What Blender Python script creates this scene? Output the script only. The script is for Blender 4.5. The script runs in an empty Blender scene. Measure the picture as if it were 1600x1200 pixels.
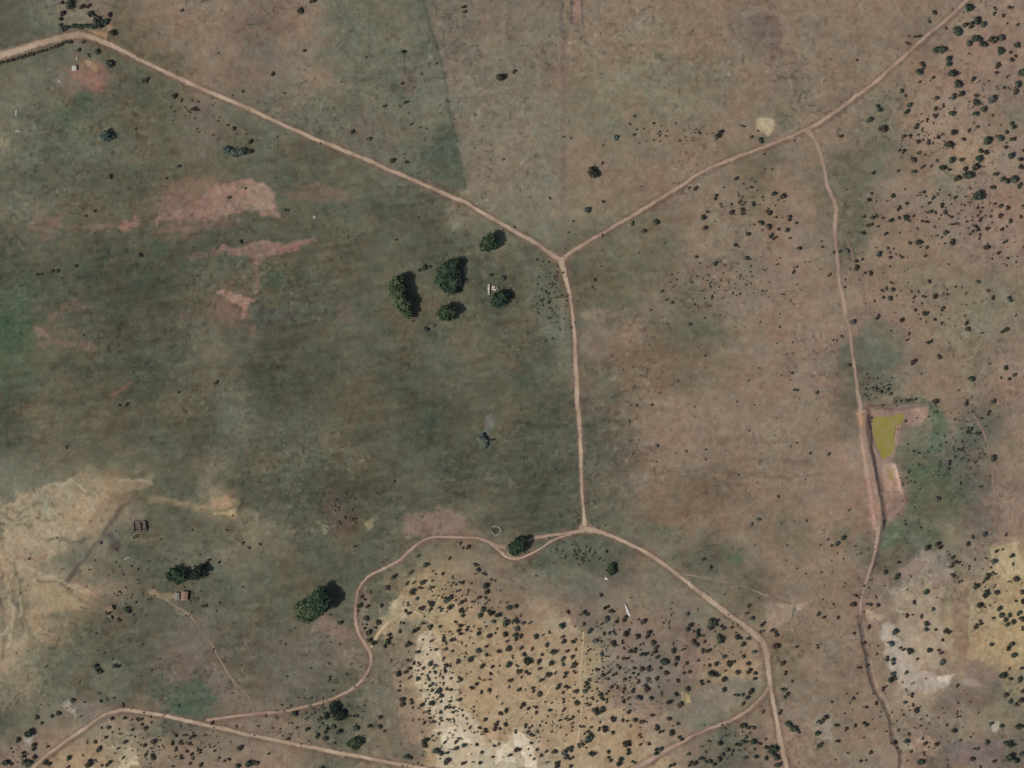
import bpy, math, random
import numpy as np
from mathutils import Vector
R = math.radians
random.seed(7)
sc = bpy.context.scene
COL = sc.collection

# ------------------------------------------------------------------ camera, sky, sun, exposure
S = 0.5                                   # metres per photograph pixel
def W(px, py): return (px - 800) * S, (600 - py) * S
cam_d = bpy.data.cameras.new("camera")
cam_d.lens = 135; cam_d.sensor_width = 36; cam_d.clip_start = 10; cam_d.clip_end = 20000
cam = bpy.data.objects.new("camera", cam_d); COL.objects.link(cam)
cam.location = (0, 0, 3000)
sc.camera = cam
SUN_EL, SHADOW_DIR = R(46), R(22)         # shadows fall to the right and slightly up
w = bpy.data.worlds.new("World"); sc.world = w; w.use_nodes = True
nt = w.node_tree; nt.nodes.clear()
sky = nt.nodes.new('ShaderNodeTexSky'); sky.sky_type = 'NISHITA'; sky.sun_disc = False
sky.sun_elevation = SUN_EL; sky.sun_rotation = R(248); sky.dust_density = 2.0
bg = nt.nodes.new('ShaderNodeBackground'); bg.inputs[1].default_value = 0.09
ow = nt.nodes.new('ShaderNodeOutputWorld')
nt.links.new(sky.outputs[0], bg.inputs[0]); nt.links.new(bg.outputs[0], ow.inputs[0])
sd = bpy.data.lights.new("sun", 'SUN'); sd.energy = 3.75; sd.angle = R(0.53); sd.color = (1.0, 0.94, 0.85)
sun = bpy.data.objects.new("sun", sd); COL.objects.link(sun)
d = Vector((math.cos(SHADOW_DIR) * math.cos(SUN_EL), math.sin(SHADOW_DIR) * math.cos(SUN_EL), -math.sin(SUN_EL)))
sun.rotation_euler = d.to_track_quat('-Z', 'Y').to_euler(); sun.location = (-300, -150, 400)
sc.view_settings.view_transform = 'Standard'; sc.view_settings.look = 'None'
sc.view_settings.gamma = 1; sc.view_settings.exposure = 0.0
ALB = np.array([.905, .878, .845])                                # display colour -> base colour under this light

def lin(c):
    c = np.asarray(c, float) / 255.0
    return np.where(c <= 0.04045, c / 12.92, ((c + 0.055) / 1.055) ** 2.4)
def alb(c):
    v = lin(c) * ALB
    return (float(v[0]), float(v[1]), float(v[2]), 1.0)

# ------------------------------------------------------------------ noise on arrays
def _h(ix, iy, seed):
    n = (ix.astype(np.int64) * 374761393 + iy.astype(np.int64) * 668265263 + seed * 1274126177) & 0xffffffff
    n = ((n ^ (n >> 13)) * 1274126177) & 0xffffffff
    n = (n ^ (n >> 16)) & 0xffffff
    return n / float(0xffffff)
def vn(x, y, seed=0):
    ix = np.floor(x); iy = np.floor(y); fx = x - ix; fy = y - iy
    fx = fx * fx * (3 - 2 * fx); fy = fy * fy * (3 - 2 * fy)
    a = _h(ix, iy, seed); b = _h(ix + 1, iy, seed); c = _h(ix, iy + 1, seed); e = _h(ix + 1, iy + 1, seed)
    return ((a * (1 - fx) + b * fx) * (1 - fy) + (c * (1 - fx) + e * fx) * fy) * 2 - 1
def fbm(x, y, seed=0, octv=4):
    s = 0; a = 1; t = 0
    for i in range(octv):
        s = s + a * vn(x * 2 ** i + 17.3 * i, y * 2 ** i - 9.1 * i, seed + i * 7); t += a; a *= 0.55
    return s / t * 1.6

# ------------------------------------------------------------------ ground colour map (50 px cells)
PAL = dict(G=(74, 77, 64), g=(87, 88, 74), s=(104, 104, 89), o=(96, 93, 76), q=(93, 89, 73), c=(121, 114, 96),
           b=(127, 113, 97), B=(112, 101, 89), r=(135, 118, 104), R=(127, 103, 91), t=(157, 139, 113), y=(161, 144, 111),
           p=(163, 148, 128), m=(105, 98, 88), T=(76, 89, 71))
ROWS = """gsrobbbB BbsssgBb bbbbbbbB bbbbbbrr
ggsoobbB BbssssBc cbbbcbbb bbbbBrrr
ssRggobB BbssssBc cbcccccb Bbbbbrrr
sgTgoobs sssssscc ccccccbb cbbsbrrc
sgssoomo ggsmsGcc ccbcbbbb bbbsbrtr
gggggoog ggoomGcc cbbbbbbo bbgsbcrr
ssgooRRg qoggggcc scccbbbb bbobbbrr
ggqggGGg GgoggGgc gsocobbb rbgbbbrr
GgGGGGqq oGqgoggg ggooobbb rbbbcbbb
TGGGGGqR GgggqooG ogoobobr bbbrbbcc
TqqGGgsg GGggqgoq gsbrooob brrbbccb
TqGGGgsg GGGgGggq Gsoobobr brggbbcr
GqqGGogs GgqqGGgo GGBqbbbb bbgbbbbr
GqqqgoGs ggoGgGGq GgGBbrbb bbbrsbgb
ssgoggsg oogoggGg GGgBbbbb bbrroTgb
scttogtG GGGGgggg GgqBboob bbrrBTmr
cttcgggo cgqqgobG Gggoobbb obbRTcmr
tcsggssc gggggccb gTTmcggb bbbgmcry
cttbgggg gqggcybb bbmbcbcg bbbrbmty
ctoggmmg gqmocyty btmbbmcr bbbbmtty
tcgggmmq mmmcbttt tttmmrtt obbbpbty
cggggmmq mmggbytt ttttmmtc bbbbpbbc
gcbrbggb bgggbryt ttttrcsc rbbbbbbc
bbttbbbb rbgcbypt pttttrgm rbbbrmbm""".split('\n')
ROWS = [x.replace(' ', '') for x in ROWS][:24]
for x in ROWS: assert len(x) == 32, (x, len(x))
CM = np.array([[PAL[ch] for ch in r_] for r_ in ROWS], float)      # 24 x 32 x 3
CMp = np.pad(CM, ((24, 24), (32, 32), (0, 0)), mode='symmetric')

def cmap(px, py):
    u = px / 50.0 - 0.5 + 32; v = py / 50.0 - 0.5 + 24
    u = np.clip(u, 1, 93.99); v = np.clip(v, 1, 69.99)
    iu = np.floor(u).astype(int); iv = np.floor(v).astype(int); fu = u - iu; fv = v - iv
    def wts(f): return [(1 - f) ** 3 / 6, (3 * f ** 3 - 6 * f ** 2 + 4) / 6, (-3 * f ** 3 + 3 * f ** 2 + 3 * f + 1) / 6, f ** 3 / 6]
    wu = wts(fu); wv = wts(fv); out = 0
    lu = wts(fu); 
    # sharper than a plain b-spline: blend with bilinear
    for j in range(4):
        for i in range(4):
            bl = ((1 - fu) if i == 1 else fu if i == 2 else 0) * ((1 - fv) if j == 1 else fv if j == 2 else 0)
            ww = 0.35 * wu[i] * wv[j] + 0.65 * bl
            out = out + ww[..., None] * CMp[np.clip(iv - 1 + j, 0, 71), np.clip(iu - 1 + i, 0, 95)]
    return out

# ------------------------------------------------------------------ road centre lines (photograph pixels, width in px)
ROADS = [
 ('dirt_road', 'wide tan dirt road running in from the left edge and down to the road fork', 'road',
  [(-60,105,14),(0,87,14),(50,72,14),(95,58,15),(122,55,13),(150,61,10),(200,84,8),(250,108,8),(300,131,8),(350,153,8),(400,175,7.5),(487,214,7.5),(550,240,7.5),(620,270,7),(690,301,7),(737,322,7),(800,359,7.5),(837,380,8),(862,398,9),(879,409,10)], 'a'),
 ('dirt_road', 'pinkish dirt road climbing from the road fork to the upper right edge', 'road',
  [(877,406,9),(896,392,7),(950,359,6.5),(987,337,7),(1040,306,7),(1095,270,6.5),(1150,246,6.5),(1200,228,6.5),(1232,215,7),(1262,201,7),(1300,179,7),(1335,152,7),(1375,121,7),(1420,80,7.5),(1450,54,7.5),(1482,27,7.5),(1507,3,7),(1560,-45,7)], 'b'),
 ('dirt_road', 'straight pale dirt road dropping from the road fork to the lower junction', 'road',
  [(876,402,14),(881,425,9),(887,445,8),(891,462,7),(896,500,6.5),(899,550,7),(901,600,9),(904,650,8),(907,700,7),(909,750,6),(911,795,5.5),(914,822,10)], 'a'),
 ('dirt_road', 'dirt road curving from the lower junction down to the bottom edge', 'road',
  [(906,826,9),(922,828,12),(940,832,8),(962,840,7),(990,853,7),(1015,867,7.5),(1045,888,8),(1082,916,8),(1107,936,9),(1137,958,9),(1162,977,10),(1187,998,13),(1197,1022,11),(1200,1050,9),(1204,1080,8),(1211,1112,8),(1216,1145,9),(1223,1175,10),(1229,1200,10),(1240,1260,10)], 'a'),
 ('dirt_road', 'narrow tan track looping left round the knoll from the lower junction', 'road',
  [(914,828,9),(895,832,6),(870,836,5),(845,839,6),(828,843,6),(812,850,4.5),(795,855,5),(777,853,6),(757,844,6),(737,840,4.5),(682,840,4.5),(657,847,5),(640,860,4.5),(625,875,5),(600,888,5),(578,899,5),(566,911,5),(559,924,5),(556,942,5),(556,975,5.5),(562,994,6),(573,1010,8),(579,1026,5.5),(577,1042,5),(566,1062,5),(550,1077,5),(522,1091,5),(487,1102,5),(445,1112,5),(400,1115,6),(362,1120,5),(322,1125,5)], 'b'),
 ('dirt_road', 'dirt road running from the bottom left corner over a low bend to the right', 'road',
  [(10,1232,8),(52,1199,7),(75,1178,6.5),(100,1160,6.5),(130,1139,6.5),(155,1121,6.5),(175,1113,7),(200,1110,7),(237,1115,6.5),(275,1122,6.5),(325,1134,8),(400,1150,7),(450,1161,7),(500,1171,7.5),(575,1185,7),(640,1197,7.5),(730,1214,7)], 'a'),
 ('dirt_road', 'pinkish dirt road leaving the curving road for the bottom edge', 'road',
  [(1203,1072,8),(1180,1100,6),(1150,1121,6),(1100,1142,6),(1062,1161,7),(1032,1177,9),(1005,1193,10),(950,1222,10)], 'b'),
 ('dirt_track', 'faint pinkish track winding down from the upper right road to the pond', 'track',
  [(1260,203,10),(1271,216,7),(1280,236,5),(1287,262,4.5),(1292,288,5),(1299,305,5),(1305,325,6),(1304,362,5),(1307,400,5),(1311,437,5),(1316,462,5.5),(1320,487,6),(1327,515,4.5),(1330,542,4),(1334,570,4),(1338,598,4),(1343,625,6),(1346,645,8)], 'c'),
 ('footpath', 'faint path branching right off the track and bending to the pond side', 'path',
  [(1322,495,5),(1340,492,4.5),(1358,490,4),(1375,492,3.5),(1400,506,4),(1420,522,3),(1450,540,3),(1480,558,3),(1490,585,3),(1494,622,5),(1522,650,4),(1537,675,4),(1545,705,3.5),(1552,750,3),(1557,800,3),(1557,835,3)], 'f'),
 ('footpath', 'thin footpath leading from the orange-roofed hut down to the lower road', 'path',
  [(250,928,4),(266,941,3),(283,952,3.5),(297,962,4),(312,980,3),(330,1005,3),(350,1042,3),(370,1070,3),(390,1092,3),(397,1113,3)], 'e'),
 ('footpath', 'thin pale footpath crossing the bushy knoll', 'path',
  [(580,1012,5),(592,988,5),(617,966,5),(640,953,4),(665,965,3),(690,985,3),(715,1005,3),(748,1033,3),(777,1055,2.8),(797,1083,2.8),(830,1094,3),(850,1088,3),(860,1074,2.6),(875,1067,2.5)], 'd'),
 ('footpath', 'pale footpath running straight down the bushy knoll', 'path',
  [(912,985,2.6),(910,1010,2.8),(907,1050,2.8),(909,1100,3),(906,1137,3),(900,1165,2.6)], 'd'),
 ('footpath', 'short pale footpath beside the yellow dug patch', 'path',
  [(1066,1062,2.4),(1069,1085,2.6),(1071,1110,2.6),(1070,1150,2.4)], 'e'),
 ('footpath', 'faint path cutting the corner right of the curving road', 'path',
  [(1062,896,3),(1100,902,3),(1135,910,3),(1165,918,3),(1192,928,3.5),(1215,938,4),(1238,944,3)], 'e'),
 ('footpath', 'faint second track line beside the winding track above the side path', 'path',
  [(1322,372,3),(1332,400,3),(1345,440,3),(1350,465,3),(1353,488,3)], 'f'),
 ('footpath', 'lower strand of the loop track passing under the roadside tree', 'path',
  [(762,847,4),(780,860,4.5),(793,871,4.5),(808,873,4.5),(824,868,4),(845,857,3.5),(866,843,3.5),(892,834,4)], 'a'),
 ('footpath', 'faint path running down from the pond bank to the gully', 'path',
  [(1373,822,6),(1366,868,4),(1356,900,4),(1347,930,4),(1344,960,4)], 'c'),
]
def catmull(pts, step=3.0):
    out = []
    P = [pts[0]] + pts + [pts[-1]]
    for i in range(1, len(P) - 2):
        p0, p1, p2, p3 = [np.array(q, float) for q in P[i - 1:i + 3]]
        n = max(2, int(np.hypot(*(p2 - p1)[:2]) / step))
        for k in range(n):
            t = k / n
            out.append(0.5 * ((2 * p1) + (-p0 + p2) * t + (2 * p0 - 5 * p1 + 4 * p2 - p3) * t * t + (-p0 + 3 * p1 - 3 * p2 + p3) * t ** 3))
    out.append(np.array(pts[-1], float))
    return np.array(out)
def extend(p):                               # roads that cross the frame edge carry on well beyond it
    out = lambda q: not (0 <= q[0] <= 1600 and 0 <= q[1] <= 1200)
    p = list(p)
    for end, (a, b) in ((0, (0, 1)), (1, (-1, -2))):
        if out(p[a]):
            dx, dy = p[a][0] - p[b][0], p[a][1] - p[b][1]; L = math.hypot(dx, dy)
            ext = [(p[a][0] + dx / L * q, p[a][1] + dy / L * q + 14 * math.sin(q / 90), p[a][2]) for q in (150, 300, 450, 600)]
            p = ext[::-1] + p if end == 0 else p + ext
    return p
ROADS = [(n, l, c, catmull(extend(p)), k) for n, l, c, p, k in ROADS]

# ------------------------------------------------------------------ ground grid
def axis(h, step):
    a = np.arange(-h, h + step * .5, step)
    o = []; v = h; s = step
    while v < 6500:
        s *= 1.35; v += s; o.append(v)
    return np.concatenate([-np.array(o[::-1]), a, np.array(o)])
GX = axis(430, 0.8); GY = axis(330, 0.8)
X, Y = np.meshgrid(GX, GY)                 # rows = y
PX = X / S + 800; PY = 600 - Y / S
ny, nx = X.shape

def block(x0, y0, x1, y1, m):
    i0, i1 = np.searchsorted(GX, [(min(x0, x1) - m - 800) * S, (max(x0, x1) + m - 800) * S])
    j0, j1 = np.searchsorted(GY, [(600 - max(y0, y1) - m) * S, (600 - min(y0, y1) + m) * S])
    return slice(j0, j1), slice(i0, i1)
wx = fbm(PX / 14, PY / 14, 51, 3) * 3.2; wy = fbm(PX / 14, PY / 14, 87, 3) * 3.2     # ragged edges
bx_ = fbm(PX / 30, PY / 24, 53, 3); by_ = fbm(PX / 30, PY / 24, 59, 3)
def seg_d(px, py, a, b):
    ax, ay = a[0], a[1]; bx, by = b[0], b[1]
    dx, dy = bx - ax, by - ay
    t = np.clip(((px - ax) * dx + (py - ay) * dy) / (dx * dx + dy * dy + 1e-9), 0, 1)
    return np.hypot(px - ax - t * dx, py - ay - t * dy)
def poly_mask(pts, soft, warp=1.0):
    big = max(0, soft - 4) * .9 if warp > .6 else 0
    pts = [np.array(p, float) for p in pts]
    xs = [p[0] for p in pts]; ys = [p[1] for p in pts]
    sl = block(min(xs), min(ys), max(xs), max(ys), soft * 1.5 + 12 * warp + big * 1.5)
    px = PX[sl] + wx[sl] * warp + bx_[sl] * big; py = PY[sl] + wy[sl] * warp + by_[sl] * big
    dm = np.full(px.shape, 1e9); ins = np.zeros(px.shape, bool)
    for i in range(len(pts)):
        a, b = pts[i], pts[(i + 1) % len(pts)]
        dm = np.minimum(dm, seg_d(px, py, a, b))
        if a[1] != b[1]:
            ins ^= ((a[1] > py) != (b[1] > py)) & (px < (b[0] - a[0]) * (py - a[1]) / (b[1] - a[1]) + a[0])
    sd_ = np.where(ins, -dm, dm)
    t = np.clip(0.5 - sd_ / soft, 0, 1)
    return sl, t * t * (3 - 2 * t)
def line_mask(pts, width, soft, warp=0.5):
    xs = [p[0] for p in pts]; ys = [p[1] for p in pts]
    sl = block(min(xs), min(ys), max(xs), max(ys), width + soft + 8 * warp)
    px = PX[sl] + wx[sl] * warp; py = PY[sl] + wy[sl] * warp
    dm = np.full(px.shape, 1e9)
    for a, b in zip(pts[:-1], pts[1:]): dm = np.minimum(dm, seg_d(px, py, a, b))
    t = np.clip((width / 2 + soft - dm) / soft, 0, 1)
    return sl, t * t * (3 - 2 * t)

# heights -----------------------------------------------------------
H = fbm(X / 130, Y / 130, 3, 3) * 1.6
def bump(px, py, rx, ry, h):
    global H
    H = H + h * np.exp(-(((PX - px) / rx) ** 2 + ((PY - py) / ry) ** 2))
bump(820, 1060, 190, 110, 4.0); bump(1060, 1030, 110, 90, 2.0); bump(1500, 930, 120, 100, 3.0); bump(1520, 180, 90, 140, 2.5)
bump(90, 820, 110, 60, 2.0); bump(240, 1180, 160, 40, 2.0); bump(148, 118, 18, 12, 1.3); bump(635, 935, 18, 14, .8)
road_m = np.zeros(X.shape)
for n, l, c, P, k in ROADS:
    q = P[::3] if len(P) > 6 else P
    q = np.vstack([q, P[-1:]])
    for i in range(0, len(q) - 1, 6):
        sl, m = line_mask([tuple(v[:2]) for v in q[i:i + 7]], 7, 5, 0)
        road_m[sl] = np.maximum(road_m[sl], m)
fine = fbm(X / 7, Y / 7, 11, 4) * 0.17 + vn(X / 1.7, Y / 1.7, 99) * 0.05
H = H + fine * (1 - 0.85 * road_m)
POND = [(1364,650),(1392,651),(1402,646),(1412,648),(1408,660),(1400,668),(1397,684),(1398,700),(1390,713),(1378,716),(1371,700),(1364,683),(1361,665)]
BASIN = [(1376,726),(1396,724),(1402,740),(1406,770),(1392,774),(1381,768),(1377,745)]
for poly, dep, sf in ((POND, -1.0, 8), (BASIN, -.8, 8)):
    sl, m = poly_mask(poly, sf, 0.3); H[sl] += dep * m
sl, m = line_mask([(1350,645),(1352,665),(1355,700),(1362,740),(1370,790),(1374,820)], 10, 5, .3); H[sl] += 1.5 * m   # embankment
sl, m = line_mask([(1350,640),(1400,636),(1450,634)], 6, 4, .3); H[sl] += 1.2 * m
sl, m = line_mask([(1378,728),(1398,726),(1404,745),(1408,772),(1386,772)], 2, 3, .3); H[sl] += .5 * m
GULLY = [(1345,975),(1354,1020),(1362,1060),(1368,1078),(1380,1096),(1390,1122),(1396,1155),(1407,1176),(1406,1210)]
sl, m = line_mask(GULLY, 3, 4, .5); H[sl] -= 1.1 * m

gx_in = (GX[0], GX[-1])
def hgt(x, y):
    i = int(np.clip(np.searchsorted(GX, x) - 1, 0, nx - 2)); j = int(np.clip(np.searchsorted(GY, y) - 1, 0, ny - 2))
    fx = (x - GX[i]) / (GX[i + 1] - GX[i]); fy = (y - GY[j]) / (GY[j + 1] - GY[j])
    return float((H[j, i] * (1 - fx) + H[j, i + 1] * fx) * (1 - fy) + (H[j + 1, i] * (1 - fx) + H[j + 1, i + 1] * fx) * fy)

# colours -----------------------------------------------------------
wbx = fbm(PX / 70, PY / 60, 21, 4) * 20 + fbm(PX / 20, PY / 13, 23, 3) * 13; wby = fbm(PX / 70, PY / 60, 33, 4) * 17 + fbm(PX / 22, PY / 13, 35, 3) * 10
C = cmap(PX + wbx, PY + wby)
def mixin(sl_m, col, k=1.0, brk=0.0, seed=5, sc_=7):
    col = np.array(col, float); mu = col.mean(); sat = col[0] - col[2]
    if mu > 108: col = mu + (col - mu) * .86; col[1] += 1.0
    if sat > 38 and col[0] - col[1] > 26: col *= .95
    sl, m = sl_m
    if brk: m = np.clip(m * (1 + .25 * brk) - brk * (1.25 - m * .55) * np.clip(.35 + .95 * fbm(PX[sl] / sc_, PY[sl] / (sc_ * .75), seed, 4), 0, 1.2), 0, 1)
    m = np.clip(m * k, 0, 1)[..., None]
    C[sl] = C[sl] * (1 - m) + np.array(col, float) * m
P_ = lambda pts, col, soft=10, k=1.0, brk=0.35, warp=1.5: mixin(poly_mask(pts, soft, warp), col, k, brk)
L_ = lambda pts, w_, col, soft=3, k=1.0, brk=0.3, warp=.6: mixin(line_mask(pts, w_, soft, warp), col, k, brk)
#PATCHES
# field boundary: darker sage pasture on the left of the curved line, tan on its right
P_([(655,-40),(672,40),(690,100),(703,170),(716,235),(728,300),(620,262),(640,180),(640,60),(640,-40)], (101,104,91), 5, .55, .2, .3)
P_([(690,180),(712,185),(722,240),(728,298),(672,282),(675,220)], (80,88,75), 14, .8, .4)
P_([(656,-40),(673,40),(692,100),(705,170),(718,235),(730,302),(860,385),(872,300),(872,-40)], (119,111,96), 6, .7, .15, .3)
L_([(655,-30),(672,40),(690,100),(703,170),(714,220)], 1.5, (84,86,74), 3, .7)
L_([(640,110),(670,102),(688,98)], 2, (84,84,74), 3, .6); L_([(540,125),(600,112),(640,112)], 5, (88,88,80), 8, .5)
L_([(632,80),(633,112)], 1.2, (72,76,64), 2, .8)
P_([(622,110),(648,112),(648,145),(640,148),(622,130)], (104,92,84), 5, .7)
P_([(616,130),(634,135),(632,168),(612,160)], (76,82,72), 8, .6)
for q_ in ([(90,352),(150,356),(200,350)], [(40,360),(80,350)], [(440,300),(500,305),(545,300)], [(250,365),(330,352)], [(120,470),(80,495)], [(390,400),(402,440)], [(300,398),(350,392)], [(60,540),(110,535),(150,545)]):
    L_(q_, 2.5, (124,103,91), 7, .5, .9, 1.8)
# vertical strip at the top
P_([(895,-40),(908,-40),(908,36),(895,36)], (142,112,101), 3, .85, .2, .2)
L_([(893,-40),(893,36)], 2, (84,76,78), 2, .6, 0, .2); L_([(910,-40),(910,36)], 2, (96,86,84), 2, .6, 0, .2); L_([(876,-40),(877,45)], 3, (96,88,86), 3, .5, 0, .3)
L_([(879,40),(880,180),(879,300),(880,385)], 4, (108,98,90), 5, .5)
# red soil patches on the left
P_([(183,352),(200,345),(215,334),(222,346),(212,352),(197,362)], (150,112,98), 5, .8)
P_([(232,352),(270,327),(305,316),(325,300),(340,288),(360,287),(380,276),(400,282),(418,290),(432,303),(428,325),(440,342),(415,340),(390,332),(352,333),(330,340),(300,338),(270,342),(245,357)], (139,110,97), 10, 1.0, 1.0)
P_([(375,285),(400,283),(428,300),(424,330),(405,334),(392,322)], (150,124,108), 6, .8, 1.0)
P_([(325,384),(365,388),(400,380),(440,382),(492,372),(494,380),(462,390),(428,402),(398,412),(388,400),(348,398)], (132,103,93), 7, 1.0, 1.0)
P_([(335,452),(360,455),(375,463),(395,468),(406,462),(402,472),(390,480),(384,498),(376,498),(378,480),(352,468)], (154,123,109), 5, 1.0, .9)
P_([(396,440),(404,440),(402,460),(396,460)], (136,106,94), 4, .6); P_([(392,508),(402,508),(400,530),(394,528)], (116,92,82), 6, .6)
P_([(48,508),(66,510),(78,522),(75,530),(58,530)], (134,106,94), 6, .7)
P_([(170,618),(182,612),(198,598),(204,600),(192,612),(182,620)], (130,96,86), 4, .7)
P_([(48,345),(90,338),(96,362),(70,375),(45,362)], (118,98,86), 12, .6)
P_([(280,490),(298,488),(298,500),(284,500)], (118,98,86), 5, .5)
P_([(28,480),(70,478),(85,500),(60,520),(100,500),(105,480),(110,460),(130,470),(110,495)], (104,90,80), 12, .5)
P_([(450,295),(495,285),(540,300),(545,318),(500,315),(455,318)], (118,98,86), 14, .55)
P_([(520,480),(545,478),(560,500),(540,510)], (112,92,82), 8, .4)
# red mound top left and stones beside it
P_([(108,112),(128,100),(140,96),(160,98),(168,118),(164,140),(150,145),(130,136),(112,124)], (141,108,94), 6, .9, .3)
P_([(130,94),(148,97),(160,108),(150,110),(136,103)], (168,140,108), 3, .7); P_([(138,126),(160,118),(165,136),(150,143)], (128,101,91), 6, .7)
P_([(82,115),(100,112),(104,128),(92,134),(84,128)], (122,116,106), 6, .5, .9)
P_([(92,-20),(178,-20),(176,45),(130,56),(95,50)], (122,110,94), 5, .8, .2, .4)
P_([(98,12),(128,12),(142,30),(130,40),(102,40)], (122,117,98), 8, .6)
P_([(0,84),(30,75),(70,65),(65,80),(30,90),(0,100)], (148,124,100), 8, .5)
P_([(118,49),(160,48),(168,52),(168,64),(150,62),(120,57)], (178,142,108), 3, .9, .2, .3)
P_([(166,48),(170,20),(176,20),(174,50)], (148,126,104), 3, .7, .2, .2)
P_([(118,150),(150,148),(150,168),(115,168)], (74,89,70), 14, .6)
P_([(0,208),(13,207),(12,226),(0,228)], (128,122,96), 5, .8)
P_([(300,150),(340,160),(330,200),(285,195)], (96,88,84), 16, .5); 
P_([(510,770),(520,762),(535,768),(542,790),(552,815),(548,838),(530,838),(508,820),(502,800)], (90,80,72), 9, .65, .8)
P_([(566,811),(582,810),(581,824),(570,828)], (136,124,96), 4, .9); P_([(503,822),(513,820),(514,832),(505,836)], (130,124,98), 3, .8)
P_([(622,810),(640,802),(700,796),(732,812),(725,836),(655,838),(636,850),(628,838)], (132,111,97), 14, .9, .8)
P_([(655,815),(672,812),(674,835),(658,842)], (140,102,90), 7, .5)
# tan banks
P_([(0,790),(40,770),(85,752),(100,748),(125,768),(160,770),(150,800),(140,815),(120,840),(110,862),(80,880),(40,885),(0,880)], (154,138,112), 12, .9, 1.0)
P_([(80,752),(112,748),(118,758),(90,765)], (148,138,116), 5, .7); P_([(180,745),(240,748),(232,768),(175,775)], (134,122,100), 10, .7)
P_([(328,778),(352,776),(362,790),(350,796),(330,792)], (160,134,104), 4, .9); P_([(336,796),(368,798),(370,810),(345,806)], (160,146,108), 4, .85)
P_([(348,775),(372,785),(374,802),(366,803)], (150,130,100), 5, .6)
L_([(235,780),(270,784),(300,790),(340,800),(375,812)], 6, (130,116,92), 6, .6)
P_([(375,795),(405,800),(410,840),(385,850),(370,820)], (126,116,92), 12, .6)
L_([(192,792),(175,815),(158,842),(140,865),(120,888),(98,915)], 4, (86,82,74), 4, .75)
L_([(188,792),(205,786),(222,788)], 3, (82,82,70), 4, .6)
L_([(215,790),(178,832),(150,866)], 12, (118,112,98), 8, .4)
P_([(168,830),(180,828),(190,855),(180,866),(170,862)], (78,70,68), 8, .7)
P_([(200,800),(224,800),(230,818),(205,816)], (118,112,106), 6, .5, .8)
L_([(0,880),(40,892),(75,902),(110,930)], 6, (156,136,110), 6, .6)
P_([(20,905),(60,900),(95,918),(130,925),(150,940),(120,955),(80,945),(40,935)], (150,132,104), 12, .9, 1.0)
P_([(0,900),(15,930),(25,965),(10,990),(0,960)], (146,132,108), 8, .6); P_([(0,1000),(20,1000),(40,980),(60,990),(30,1020),(10,1040),(0,1040)], (150,136,112), 10, .6)
L_([(18,925),(28,950),(38,985)], 2, (92,92,80), 4, .6); L_([(2,935),(8,985),(4,1030)], 2, (100,98,86), 4, .5)
P_([(230,925),(262,924),(275,930),(272,940),(256,942),(240,932)], (148,128,102), 5, .75)
P_([(262,936),(288,945),(300,965),(280,960)], (120,110,96), 6, .6)
P_([(240,1060),(310,1060),(335,1085),(330,1112),(280,1112),(240,1085)], (74,86,72), 16, .75, .4)
P_([(0,595),(30,600),(35,640),(0,650)], (74,86,72), 20, .4); P_([(0,495),(45,500),(50,545),(10,550),(0,540)], (68,84,66), 16, .8, .3)
P_([(235,375),(262,378),(262,398),(240,398)], (68,84,70), 8, .5); P_([(275,408),(310,400),(310,420),(280,425)], (76,88,74), 8, .5)
P_([(410,425),(450,425),(452,450),(412,450)], (68,84,68), 10, .6); P_([(395,480),(470,478),(475,505),(400,510)], (78,84,82), 14, .5)
P_([(655,215),(705,208),(712,260),(690,290),(660,270)], (78,86,76), 12, .4)
P_([(700,1048),(745,1052),(740,1075),(700,1070)], (156,142,110), 10, .3)
# grey ashy patch in the green field
P_([(756,652),(768,650),(770,672),(764,680),(756,675)], (108,110,108), 4, .7); P_([(748,672),(756,670),(762,690),(755,704),(748,700)], (92,112,88), 4, .7, .5)
P_([(758,680),(772,684),(770,698),(757,700)], (84,86,84), 4, .7, .5)
# lower junction, road fork aprons
P_([(902,828),(911,812),(918,812),(928,826),(944,833),(918,834)], (170,142,120), 3, 1, .1, .3)
P_([(858,394),(880,397),(896,392),(888,402),(884,420),(874,412)], (162,132,116), 3, 1, .1, .3)
P_([(778,850),(802,851),(806,862),(800,872),(788,868)], (160,140,120), 3, .9, .15, .3)
P_([(1195,945),(1215,932),(1240,935),(1240,960),(1215,978),(1197,990)], (136,118,102), 6, .8)
P_([(1240,942),(1256,942),(1254,950),(1242,950)], (156,140,120), 3, .8)
P_([(850,842),(900,838),(945,845),(952,875),(925,892),(870,888),(848,868)], (92,98,84), 12, .75, .6)
P_([(800,885),(850,880),(940,898),(960,920),(900,935),(820,925)], (118,112,98), 16, .5)
P_([(1065,898),(1130,912),(1180,932),(1200,965),(1180,975),(1130,940),(1085,912)], (108,102,84), 8, .6)
P_([(1120,850),(1160,860),(1180,880),(1140,888)], (92,100,78), 14, .5)
P_([(1138,868),(1158,866),(1160,885),(1140,884)], (82,104,80), 6, .6)
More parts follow.
